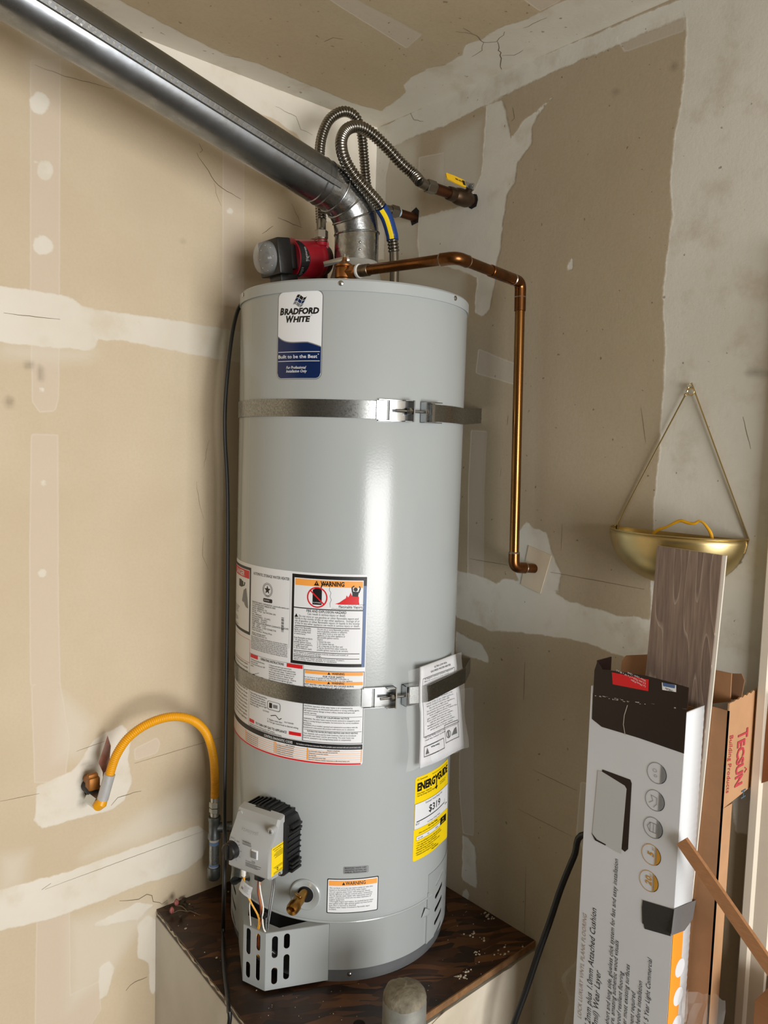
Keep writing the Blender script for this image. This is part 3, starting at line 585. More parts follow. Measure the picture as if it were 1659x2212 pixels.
# brand emboss on the cover slope
st = Sheet(); st.text('Honeywell', 0, 0, .011, 0, 'C', shear=.15)
st.build(wh, 'embossed_lettering', [mat('cover_emboss', 'b4b6b6', .4)], lambda u, v, h: gl(u-.004, .3610-(v)*.42+h+.0006, .8265+v*.9), under=ctl)

# wiring loom from the control into the guard
def wire(name, pts, r, m, lab=None): return wh.part(MB().tube(spline([gl(*p) for p in pts], 26)[0], r, 8), name, m, label=lab)
M_wy = mat('wire_yellow', 'e2a52a', .45); M_ww = mat('wire_white', 'e4e2dc', .45); M_wr = mat('wire_brown', '6b2a18', .5); M_wo = mat('wire_orange', 'c8702c', .5); M_alu = mat('aluminium_tube', 'a9acae', .3, 1.0)
wh.part(MB().box((.017, .352, .731), (.02, .018, .018), bev=.002), 'plug', M_blackp, fmap=gl)
wh.part(MB().box((-.022, .362, .7325), (.009, .008, .022), bev=.002).box((-.022, .362, .74), (.02, .006, .006), bev=.002), 'connector', M_ww, fmap=gl)
for dx in (0, .003): wire('wire', [(-.022+dx, .362, .722), (-.019+dx, .364, .70), (-.004+dx, .36, .668), (.012+dx, .352, .636), (.014+dx, .35, .615), (.004+dx, .348, .58), (.004+dx, .345, .54), (.03+dx, .335, .515)], .0013, M_wy)
wire('wire', [(.012, .352, .722), (.012, .353, .69), (.02, .352, .655), (.018, .35, .62), (.008, .348, .585), (.01, .345, .545)], .0014, M_wr)
wire('wire', [(.017, .352, .722), (.019, .353, .70), (.028, .352, .66), (.026, .352, .635), (.032, .35, .605), (.045, .332, .592), (.06, .315, .598)], .0017, M_ww)
wire('wire', [(.021, .352, .722), (.016, .353, .69), (.026, .351, .64), (.014, .348, .6), (.02, .344, .53), (.06, .325, .51)], .0013, M_wo)
wire('wire', [(-.004, .358, .69), (-.006, .358, .65), (-.007, .352, .606)], .0011, M_ww)
for x in (.032, .0365): wire('pilot_tube', [(x, .325, .735), (x, .325, .70), (x-.002, .335, .64), (x-.004, .34, .6), (x-.004, .338, .56), (x+.01, .31, .53)], .002, M_alu)
wh.part(MB().box((.024, .346, .637), (.016, .014, .009), bev=.002), 'wire_clip', M_blackp, fmap=gl)
fl = MB(); corrugated(fl, [gl(.026, .34, .632), gl(.027, .34, .60), gl(.03, .336, .56), gl(.05, .315, .53)], .0055, .0035, .0015, 10); wh.part(fl, 'flexible_sleeve', mat('sleeve_steel', '777a7c', .35, 1.0))
tg = Sheet(); tg.rect(-.017, -.015, .017, .015, 0, 0); dash_lines(tg, -.004, .008, .017, 6, .003, 1); tg.rect(-.011, -.006, -.005, 0, 1, 1)
tg.build(wh, 'wire_tag', [mat('tag_foil', 'c2c4c6', .35), M_gry], lambda u, v, h: gl(-.010+u*.93+v*.3, .371+h-.25*u*u*40, .700+v*.93-u*.33), label='silver wire tag')

# drain valve in its dished ring
TD = math.degrees(-.0775/R)
def dv(a, r, z): return radial(TD, a, r, z)
nd = dv(0, 1, 0)-dv(0, 0, 0)
wh.part(MB().lathe([(.037, -.003), (.0365, .001), (.034, .003), (.028, .002), (.021, -.001), (.019, -.006)], dv(0, R+.001, .667), nd, 40), 'drain_ring', M_tank)
wh.part(MB().lathe([(0, 0), (.019, 0)], dv(0, R+.0005, .667), nd, 28), 'drain_recess', M_dark)
d1 = dv(-.002, R, .672); d2 = dv(-.012, R+.06, .662)
ax_ = unit(d2-d1); dm = MB(); dm.cyl(d1, d1+ax_*.03, .010, n=20, bev=.001).cyl(d1+ax_*.022, d1+ax_*.045, .0125, n=24, bev=.002).lathe([(0, .050), (.004, .050), (.006, .060), (.012, .064), (.0145, .058), (.015, .045), (.012, .042)], d1, ax_, 28)
dm.box(d1+ax_*.03+np.array([0, 0, .012]), (.006, .02, .006), bev=.001)
wh.part(dm, 'drain_valve', M_brass, label='brass drain valve')

# draft hood collar on the cap
wh.part(MB().lathe([(.074, ZT+.002), (.072, ZT+.03), (.058, ZT+.075), (.0525, ZT+.105), (.0525, ZT+.112), (.045, ZT+.112)], (*T, 0), n=48), 'flue_collar', mat('collar_grey', '9b9a92', .5, var=.08))
# ================================================================== labels on the jacket
LM = [M_white, M_blk, M_red, M_org, M_gry, M_navy, M_silver, M_yel, M_bluef]
WHT, BLK, RED, ORG, GRY, NAV, SIL, YEL, BLF = range(9)
def on_jacket(u, v, h): return cylmap(u, v, h+.0004)
def lines(s, rows, u, v, size, gap, m=1, width=None, shear=0, bold=0, align='L', layer=2, sx=.86):
    for i, t_ in enumerate(rows):
        if t_: s.text(t_, u, v-i*gap, size, m, align, width=None, shear=shear, bold=bold, sx=sx, layer=layer)
# maker's label
s = Sheet(); u0, u1, v0, v1 = -.182, -.0688, 1.8365, 2.0275; cu = (u0+u1)/2
s.rrect(u0, v0, u1, v1, .014, SIL, 0); s.rrect(u0+.002, v0+.002, u1-.002, v1-.002, .0125, WHT, 1)
def wave(x): t_ = (x-u0)/(u1-u0); return 1.936-.0265*(1-math.exp(-t_*4.2))+.0045*math.sin((t_-.35)*4.2)-.004*max(0, t_-.7)*6
us = [u0+.0025+(u1-u0-.005)*i/48 for i in range(49)]
def lowc(x): d = max(u0+.0145-x, x-(u1-.0145), 0); return v0+.0025+.012-math.sqrt(max(.012**2-min(d, .012)**2, 0))
s.strip([(x, lowc(x)) for x in us], [(x, wave(x)) for x in us], NAV, 2); s.strip([(x, wave(x)) for x in us], [(x, wave(x)+.0022) for x in us], GRY, 2)
s.text('B', u0+.0065, 1.9775, .0205, BLK, shear=.18, bold=.05, sx=.92); s.text('RADFORD', u0+.0185, 1.9775, .0178, BLK, shear=.18, bold=.05, width=.086)
s.text('W', u0+.0235, 1.9605, .0195, BLK, shear=.18, bold=.05, sx=.9); s.text('HITE', u0+.0425, 1.9605, .0165, BLK, shear=.18, bold=.05, width=.042); s.ring(u0+.087, 1.974, .0009, .0014, GRY, 2, 14)
for r_ in range(3):
    for c_ in range(3):
        def fp(a, b): return (u0+.0435+.0018*b*3+a*.024-.002*(1-b)*3+.003, 2.0095-.0245*(1-b)*0+b*.021-.0*a+.0028*math.sin(a*6.0+.4)-.016+.003*(1-a))
        a0, a1, b0, b1 = c_/3+.02, (c_+1)/3-.02, r_/3+.02, (r_+1)/3-.02
        if c_ == 2: a1 = .98
        s.poly([fp(a0, b0), fp((a0+a1)/2, b0), fp(a1, b0), fp(a1, b1), fp((a0+a1)/2, b1), fp(a0, b1)], GRY if r_ == 0 else (NAV if r_ == 1 else BLK), 2)
s.rect(u0+.004, 1.8955, u1-.005, 1.8967, WHT, 3); s.rect(u0+.004, 1.8755, u1-.005, 1.8767, WHT, 3)
s.text('Built to be the Best', u0+.0045, 1.8825, .0105, WHT, width=.098, bold=.012, layer=3); s.ring(u1-.0085, 1.8905, .0005, .0012, WHT, 3, 12)
s.text('For Professional', u0+.027, 1.8595, .0085, WHT, width=.05, shear=.25, bold=.01, layer=3); s.text('Installation Only', u0+.027, 1.8515, .0085, WHT, width=.052, shear=.25, bold=.01, layer=3)
s.build(wh, 'brand_label', LM, on_jacket, label='navy and white maker label')

# big information and warning label
s = Sheet(); UL, UR, VB, VT = -.41, .0452, .978, 1.4115
s.rrect(UL, VB, UR, VT, .006, WHT, 0, n=70)
# danger panel
s.rect(-.40, 1.243, -.262, 1.403, BLK, 1); s.rect(-.395, 1.250, -.2675, 1.3965, WHT, 2); s.rect(-.393, 1.376, -.2695, 1.395, RED, 3); s.text('DANGER', -.331, 1.379, .018, WHT, 'C', bold=.02, layer=4)
s.poly([(-.31, 1.318), (-.30, 1.345), (-.285, 1.352), (-.278, 1.33), (-.273, 1.305), (-.284, 1.306)], GRY, 3); s.rect(-.335, 1.35, -.315, 1.368, BLK, 3); s.poly([(-.315, 1.35), (-.295, 1.356), (-.29, 1.364), (-.315, 1.366)], BLK, 3)
for i, r_ in enumerate(['HOT WATER CAN SCALD!', 'Water temperature over', '125 F can cause severe', 'burns instantly or death', 'from scalds.', '', 'Children, disabled and', 'elderly are at highest risk', 'of being scalded.', '', 'Feel water before bathing']): s.text(r_, -.39, 1.297-.0044*i, .0052, BLK, layer=3) if r_ else None
# data panel
s.text('AUTOMATIC STORAGE WATER HEATER', -.2505, 1.3895, .0095, BLK, width=.116)
cx, cy = -.198, 1.3605; s.ring(cx, cy, .0125, .0136, BLK, 1); s.ring(cx, cy, .0155, .0163, BLK, 1)
star = [(cx+(.0105 if i % 2 == 0 else .0042)*math.sin(i*math.pi/5), cy+(.0105 if i % 2 == 0 else .0042)*math.cos(i*math.pi/5)) for i in range(10)]
for i in range(0, 10, 2): s.poly([star[i-1], star[i], star[i+1], (cx, cy)], BLK, 2)
s.disc(cx, cy, .0036, BLK, 2); s.text('CERTIFIED', cx, cy-.0150, .0026, BLK, 'C')
s.rrect(-.2115, 1.3315, -.182, 1.3405, .003, BLK, 1, n=10); s.text('AHRI CERTIFIED', -.209, 1.3345, .0042, WHT, layer=2, sx=.6)
lines(s, ['BRADFORD WHITE CORPORATION  www.bradfordwhite.com', '725 TALAMORE DRIVE  AMBLER PA 19002', 'Model No  URG250T6N', 'Serial No  WB42304176  1/23', 'Max Cap :  48 TR gal   Type  NATURAL GAS', '          181.4 liters', 'Input :  40000 Btu/hr', 'Gas Pressure Manifold :   3.5 (inWC)', '          Inlet Supply Max :  14.0 (inWC)', '          Inlet Supply Min :   4.5 (inWC)', 'CLOSET INSTALLATION MINIMUM CLEARANCES IN INCHES', '   1 REAR     6 LEFT     12 TOP', '   1 SIDE     4 FRONT    6 VENT CONNECTOR', 'ANSI Z21.10.1 CSA 4.1', 'Pressure Test 300 psi.  Working 150 psi.'], -.2535, 1.3240, .0052, .0047, BLK)
lines(s, ['UPRIGHT | NATURAL DRAFT', 'COMPLIES SCAQMD RULE 1121'], -.2535, 1.2510, .0048, .0042)
for i in range(14): s.rect(-.1545, 1.2705+.0024*i, -.1475, 1.2705+.0024*i+(.0009+.0009*((i*7) % 3)/2), BLK, 1)
fine = 'MEETS THE ENERGY STANDARD ASHRAE/IES 90.1 HVI RATED FOR STORAGE WATER HEATERS AND APPLICABLE STATE CODES SEE MANUAL FOR DETAILS '
for i in range(8): s.text((fine*2)[i*9:i*9+62], -.2565, 1.2415-.0040*i, .0040, BLK, width=.12)
s.rect(-.1325, 1.235, -.1321, 1.395, GRY, 1)
# flammable vapours panel
a, b, c, d = -.1276, .0433, 1.2028, 1.4065
s.rect(a, c, b, d, BLK, 1); s.rect(b-.007, c, b, d-.02, BLF, 2); s.rect(a+.006, c+.0075, b-.0075, d-.008, WHT, 3)
s.rect(a+.0085, d-.0245, b-.009, d-.0100, ORG, 4); s.poly([(-.0745, d-.0225), (-.0625, d-.0225), (-.0685, d-.0115)], BLK, 5); s.rect(-.0690, d-.0195, -.0680, d-.0155, ORG, 6); s.text('WARNING', -.0595, d-.0222, .0142, BLK, width=.053, bold=.04, layer=5)
fx, fy = -.0665, 1.3575
s.rect(fx-.0105, fy-.0165, fx+.0105, fy+.0165, BLK, 4); s.poly([(fx-.0105, fy+.0165), (fx+.0105, fy+.0165), (fx+.007, fy+.0205), (fx-.004, fy+.0205)], BLK, 4); s.text('FLAMMABLE', fx-.009, fy-.013, .0036, WHT, width=.018, layer=5)
s.ring(fx, fy, .0205, .0235, RED, 5, 40); s.line((fx-.0155, fy+.0145), (fx+.0155, fy-.0145), .003, RED, 6)
s.poly_line([(fx+.008, fy+.02), (fx+.01, fy+.028), (fx+.018, fy+.0305), (fx+.022, fy+.029)], .0025, BLK, 4)
s.poly_line([(fx+.022, fy+.03), (fx+.028, fy+.025), (fx+.0265, fy+.018), (fx+.031, fy+.012), (fx+.029, fy+.004), (fx+.032, fy-.004), (fx+.029, fy-.012), (fx+.03, fy-.02)], .0007, BLK, 4)
ox, oy = -.0265, 1.3445; fl_ = [(0, 0), (.010, .004), (.018, .010), (.024, .014), (.0255, .0205), (.029, .016), (.032, .021), (.034, .027), (.037, .02), (.041, .023), (.044, .0195), (.047, .0255), (.05, .0215), (.055, .0225), (.053, .016), (.0575, .0135), (.052, .0085), (.054, .003), (.051, 0)]
s.strip([(ox+x, oy) for x, y in fl_ if x < .0545], [(ox+x, oy+y) for x, y in fl_ if x < .0545], RED, 4)
s.disc(.0185, 1.3785, .0045, BLK, 5, 16); s.poly([(.012, 1.363), (.024, 1.362), (.026, 1.373), (.011, 1.374)], BLK, 5); s.line((.012, 1.372), (.0105, 1.383), .003, BLK, 5); s.line((.0105, 1.383), (.0155, 1.3865), .0025, BLK, 5); s.line((.0255, 1.371), (.029, 1.381), .003, BLK, 5); s.line((.029, 1.381), (.0265, 1.386), .0025, BLK, 5)
s.text('Flammable Vapors', .0085, 1.3365, .0074, BLK, 'C', width=.052, bold=.015, layer=4)
s.poly_line([(-.034+.004*i, 1.3335+(.0012 if i % 2 else 0)) for i in range(19)], .0006, BLK, 4); s.poly_line([(-.02+.004*i, 1.3435+(.0012 if i % 2 else 0)) for i in range(16)], .0006, BLK, 4)
s.rect(a+.004, 1.3300, b-.007, 1.3322, BLK, 4)
s.text('FIRE AND EXPLOSION HAZARD', -.0455, 1.3232, .0084, BLK, 'C', width=.09, bold=.015, layer=4); s.text('Can result in serious injury or death', -.0455, 1.3168, .0076, BLK, 'C', width=.085, layer=4)
s.poly([(-.1195, 1.3095), (-.1105, 1.3095), (-.115, 1.3175)], BLK, 4)
for i, r_ in enumerate(['Do not store or use gasoline or other flammable vapors and', 'liquids in the vicinity of this or any other appliance.  Storage of or', 'use of gasoline or other flammable vapors or liquids in the vicinity', 'of this or any other appliance can result in serious injury or death.']):
    s.text(r_, -.1085 if i == 0 else -.1185, 1.3105-.0055*i, .0066, BLK, width=.135 if i == 0 else .148, layer=4)
s.rect(-.118, 1.2896, .031, 1.2911, BLK, 4)
lines(s, ['Vapors from flammable', 'liquids can explode and', 'catch fire causing death', 'or severe burns.', '', 'Keep flammable products:', '  1. far away from any', '     possible ignition source,', '  2. in approved containers,', '  3. tightly closed and', "  4. out of children's reach."], -.1195, 1.2845, .0058, .0047, BLK, layer=4, sx=.74)
lines(s, ['Do not use or store flammable products', 'such as gasoline, solvents or adhesives', 'in the same room or area near this', 'appliance, or any other appliance or', 'any possible ignition source.', 'Vapors:', '  1. cannot be seen,', '  2. are heavier than air,', '  3. go a long way on the floor and', '  4. can be carried from other rooms to', '     possible ignition sources by air currents.'], -.064, 1.2845, .0058, .0047, BLK, layer=4, sx=.74)
for v_ in (1.2328, 1.2208): s.rect(-.1195, v_, .031, v_+.0014, BLK, 4)
lines(s, ['Water heaters in residential garages must be installed and located, or', 'protected, to avoid physical damage.'], -.1195, 1.2283, .0056, .0046, BLK, layer=4, sx=.8); lines(s, ["Read and follow water heater warnings and instructions. If owner's", 'manual is missing contact the distributor or manufacturer.'], -.1195, 1.2164, .0054, .0041, BLK, layer=4, sx=.8)
# lower left: operating instructions
s.text('OPERATING INSTRUCTIONS', -.181, 1.1935, .0078, BLK, 'C', width=.072, bold=.012, layer=2); s.rect(-.258, 1.192, -.2275, 1.2005, RED, 1); s.rect(-.1375, 1.192, -.097, 1.2005, RED, 1)
lines(s, ['STOP! Read the safety information', 'above on this label.', 'Turn the control knob to the "OFF"', 'position.'], -.2555, 1.1860, .0050, .0048, sx=.75)
s.ring(-.2425, 1.147, .0065, .0078, BLK, 1, 24); s.rect(-.2145, 1.143, -.2065, 1.1535, GRY, 1); s.line((-.2425, 1.154), (-.222, 1.1615), .0008, BLK, 1)
lines(s, ['5. Depress and hold in gas control knob,', 'immediately press igniter button until you hear', 'a "click" sound, then release.  Continue to hold', 'down the gas control knob for about one (1)', 'minute after the pilot is lit.  Release the gas', 'control knob, it should pop back out.  Check to', 'see if the pilot is lit through the sight glass.', 'If the pilot goes out, repeat steps 3 through 5.'], -.188, 1.1860, .0052, .0050, sx=.75)
lines(s, ['If you smell gas stop and follow', 'the steps on the label above.', 'If gas is not present, continue', 'Remove outer door and look', 'through the sight glass on right', 'lower inner door.'], -.2555, 1.106, .0058, .0055)
s.rrect(-.192, 1.083, -.152, 1.104, .006, GRY, 1, n=12); s.rrect(-.190, 1.085, -.154, 1.103, .005, WHT, 2, n=12); s.rect(-.185, 1.088, -.176, 1.10, BLK, 3); s.rect(-.173, 1.09, -.160, 1.098, GRY, 3)
s.poly_line([(-.18, 1.07), (-.165, 1.074), (-.155, 1.066), (-.148, 1.07)], .0016, BLK, 2); s.text('PILOT BURNER', -.14, 1.0615, .0045, BLK, layer=2, sx=.8); s.text('ELECTRODE', -.205, 1.0755, .0045, BLK, layer=2, sx=.8)
lines(s, ['9.  Replace outer door.', '10. Turn gas control knob to desired setting.'], -.19, 1.0585, .0056, .0055)
s.rect(-.258, 1.0365, -.2375, 1.0445, RED, 1); s.rect(-.128, 1.0365, -.097, 1.0445, RED, 1); s.text('TO TURN OFF GAS TO APPLIANCE', -.1825, 1.0375, .0078, BLK, 'C', width=.098, bold=.012, layer=2)
lines(s, ['Turn gas control knob clockwise to the "OFF" position.', 'Read and follow water heater WARNINGS AND INSTRUCTIONS.', 'If instructions are missing contact the distributor.'], -.2555, 1.0318, .0046, .0044)
for k in range(16): s.text(('follow lighting instructions exactly and keep clear of vapors '*2)[k*3:k*3+34], -.395, 1.17-.0088*k, .0062, BLK, width=.125)
s.border(-.40, 1.176, -.262, 1.232, .0008, RED, 1); s.border(-.262, 1.0265, -.0945, 1.2015, .0006, BLK, 1)
# lower right warnings
s.border(-.0935, 1.0275, .0438, 1.1925, .0012, BLK, 1); s.rect(-.0905, 1.1835, .0405, 1.1905, ORG, 2); s.rect(-.0905, 1.1620, .0405, 1.1690, ORG, 2)
for v_ in (1.1845, 1.1630): s.poly([(-.039, v_), (-.0325, v_), (-.0357, v_+.0058)], BLK, 3); s.text('WARNING', -.029, v_, .0075, BLK, width=.028, bold=.02, layer=3)
s.text('FOR YOUR SAFETY', -.025, 1.1772, .0066, BLK, 'C', width=.048, bold=.012); lines(s, ['Do not store or use gasoline or other flammable, combustible, or', 'corrosive vapors or liquids in the vicinity of this or any other appliance.'], -.0915, 1.1740, .0044, .0042)
lines(s, ['HOT WATER CAN PRODUCE 3RD DEGREE BURNS', 'IN LESS THAN 5 SECONDS AT 140 F (60 C)'], -.0915, 1.1570, .0058, .0056, bold=.008)
lines(s, ['CAUTION: Operation of this water heater in air contaminated by', 'perchloroethylene, any chlorinated hydrocarbon or strong oxidizing agents,', 'will result in serious damage to brass orifices, internal steel parts and', 'void the warranty.'], -.0915, 1.1075, .0048, .0052)
s.rect(-.0905, 1.0885, .041, 1.0892, BLK, 2); s.text('STATE OF CALIFORNIA NOTICE', -.025, 1.0838, .0052, BLK, 'C', bold=.015)
lines(s, ['WARNING: This water heater must be braced, anchored or strapped to avoid', 'falling or moving during an earthquake. See instructions for correct installation', 'procedures.', "WARNING: If not installed, operated and maintained in accordance with the", "manufacturer's instructions this product could expose you to substances"], -.0915, 1.0785, .0046, .005)
s.rect(-.0905, 1.0545, .041, 1.0552, BLK, 2); s.text('SUITABLE FOR WATER (POTABLE) HEATING AND SPACE HEATING', -.025, 1.0500, .005, BLK, 'C', width=.115, bold=.012)
lines(s, ['Toxic chemicals, such as used for boiler treatment, shall not be introduced', 'into potable water heater used for space heating. This water heater may', 'never be connected to any existing heating system or component(s)'], -.0915, 1.0445, .0046, .005)
# diagnostic codes
s.rect(-.40, 1.0135, .0438, 1.0255, BLK, 1); s.text('CONTROL DIAGNOSTIC CODES', -.2, 1.0165, .0082, WHT, width=.082, bold=.012, layer=2); s.text('See Installation and Operation Instruction Manual for probable causes associated with each control status code.', -.108, 1.0172, .005, WHT, width=.148, layer=2)
for u_ in (-.40, -.2755, -.1685, -.1645, -.0825, -.0815, .0408): s.rect(u_, .9845, u_+.0022, 1.0125, ORG, 1)
for k in range(6): s.rect(-.40, .9845+.0048*k, -.1685, .9853+.0048*k, ORG, 1); s.rect(-.1645, .9845+.0048*k, .042, .9853+.0048*k, ORG, 1)
s.text('LED STATUS', -.135, 1.0085, .0042, BLK, bold=.01); s.text('FAULT STATUS', -.035, 1.0085, .0042, BLK, bold=.01)
for k, (p_, q_) in enumerate([('Two flashes and three second pause', 'Low thermopile voltage, main valve not turned ON.'), ('Four flashes and three second pause', 'Temperature cut-out limit reached.'), ('Five flashes and three second pause', 'Gas valve fault.'), ('Six flashes and three second pause', 'Door temperature sensor fault.'), ('Ten flashes and three second pause', 'Abnormal combustion chamber temperature profile during heating cycle.')]):
    s.text(p_, -.161, 1.0047-.0048*k, .0040, BLK, sx=.8); s.text(q_, -.0785, 1.0047-.0048*k, .0040, BLK, sx=.8); s.text('Flash code and pause, main burner off', -.27, 1.0047-.0048*k, .0040, BLK, sx=.8)
s.rect(UL+.004, VB+.0005, UR-.004, VB+.0042, RED, 1)
s.build(wh, 'information_label', LM, on_jacket, label='large white label with warnings, pictograms and red and orange bars')

# small lower warning label and silver plate
s = Sheet(); a, b, c, d = -.0275, .0918, .6285, .7108
s.rrect(a, c, b, d, .003, BLK, 0, n=20); s.rrect(a+.002, c+.002, b-.002, d-.002, .002, WHT, 1, n=20); s.rect(a+.004, d-.0165, b-.004, d-.0045, ORG, 2)
s.poly([(.0065, d-.0145), (.0135, d-.0145), (.010, d-.0075)], BLK, 3); s.text('WARNING', .0145, d-.0146, .0118, BLK, width=.046, bold=.012, layer=3)
for i, (r_, w_) in enumerate([('\u2022Do not block or in any way restrict jacket air inlet slots', .1), (' located at the bottom front of the water heater.', .085), ('\u2022Do not operate water heater with jumpered, altered,', .094), (' loosely tightened or absent controls and/or components.', .1), ('\u2022Do not operate water heater with replacement controls', .098), (' and/or components which are not exact duplicates of', .096), (' original equipment.', .035), ('\u2022Thoroughly inspect and replace, (as needed) burner inner', .102), (' door gasket and/or sight window gasket any time burner', .1), (' inner door is removed or disturbed.', .062), ('\u2022Replace water heater if involved in flammable vapor', .094), (' incident.', .017)]):
    s.text(r_, a+.0055, d-.0235-.0046*i, .0052, BLK, width=w_)
s.build(wh, 'warning_label', LM, on_jacket, label='small orange-headed warning label')
s = Sheet(); s.rrect(.0085, .7225, .067, .7395, .003, SIL, 0, n=16)
for i, r_ in enumerate(['BRADFORD WHITE CORP.', 'URG250T6N NATURAL GAS', 'AMBLER, PENNSYLVANIA']): s.text(r_, .012, .7345-.005*i, .0046, BLK, width=.05)
s.build(wh, 'rating_plate', LM, on_jacket, label='small silver plate')

# yellow energy label, its right edge lifting off
s = Sheet(); a, b, c, d = .1842, .338, .7195, .9245; w_ = b-a
s.rrect(a, c, b, d, .006, YEL, 0, n=40); s.text('U.S. Government', a+.006, d-.0085, .0058, BLK, sx=.9); s.text('Federal law prohibits removal of this label before consumer purchase.', a+.062, d-.0085, .004, BLK, width=.085)
s.text('ENERG', a+.007, d-.034, .0265, BLK, width=.068, bold=.05); s.text('Y', a+.074, d-.036, .03, BLK, width=.017, bold=.05); s.text('GUIDE', a+.088, d-.031, .0255, BLK, width=.06, bold=.05)
s.line((a+.0825, d-.032), (a+.0825, d-.046), .004, BLK, 2); s.poly([(a+.075, d-.044), (a+.090, d-.044), (a+.0825, d-.052)], BLK, 2)
lines(s, ['Water Heater - Natural Gas', 'Tank Size (Storage Capacity): 48 gallons'], a+.007, d-.0425, .0054, .0054); lines(s, ['Bradford White Corp.', 'Model URG250T6N'], a+.101, d-.0425, .0046, .005)
s.rect(a+.001, d-.127, b-.001, d-.064, BLK, 1); s.rect(a+.0016, d-.1263, b-.0016, d-.0647, WHT, 2)
s.text('Estimated Yearly Energy Cost', a+w_/2, d-.0725, .0068, BLK, 'C', layer=3, sx=.95); s.text('$319', a+w_/2+.002, d-.098, .024, BLK, 'C', width=.054, bold=.015, layer=3)
s.line((a+.008, d-.109), (b-.022, d-.1045), .0022, BLK, 3); s.rect(b-.022, d-.104, b-.0212, d-.094, BLK, 3); s.text('$227', a+.006, d-.1165, .0062, BLK, layer=3); s.text('$396', b-.018, d-.112, .0062, BLK, layer=3); s.text('Cost Range of Similar Models', a+w_/2, d-.1225, .005, BLK, 'C', layer=3)
s.text('First Hour Rating', a+w_/2-.004, d-.134, .006, BLK, 'C', bold=.012); s.text('(How much hot water you get in the first hour of use)', a+w_/2-.004, d-.1405, .005, BLK, 'C', width=.11)
s.rect(a+.009, d-.156, b-.042, d-.1455, WHT, 1); s.border(a+.009, d-.156, b-.042, d-.1455, .0005, BLK, 2); s.rect(b-.041, d-.156, b-.008, d-.138, BLK, 1); s.text('very small', a+.014, d-.1525, .0044, BLK, bold=.01); s.text('low', a+.05, d-.1525, .0044, BLK, bold=.01); s.text('medium', a+.085, d-.1525, .0044, BLK, bold=.01); s.text('80', b-.029, d-.146, .0064, YEL); s.text('gallons', b-.034, d-.1525, .0056, YEL)
lines(s, ['\u2022 Your cost will depend on your utility rates and use.', '\u2022 Cost range based only on models fueled by natural gas', '  with a high first hour rating (75-99 gallons).', '\u2022 Estimated energy cost based on a national average', '  natural gas cost of $1.09 per therm.', '\u2022 Estimated yearly energy use: 294 therms.'], a+.010, d-.1645, .0056, .0058); s.text('ftc.gov/energy', a+w_/2+.01, c+.006, .0058, BLK, 'C', bold=.01)
def lifted(u, v, h): k = max(0, u-.29); return cylmap(u, v, h+.0004+k*k*(.4+11*(.9245-v)))
s.build(wh, 'energy_label', LM, lifted, label='yellow energy guide label reading $319')
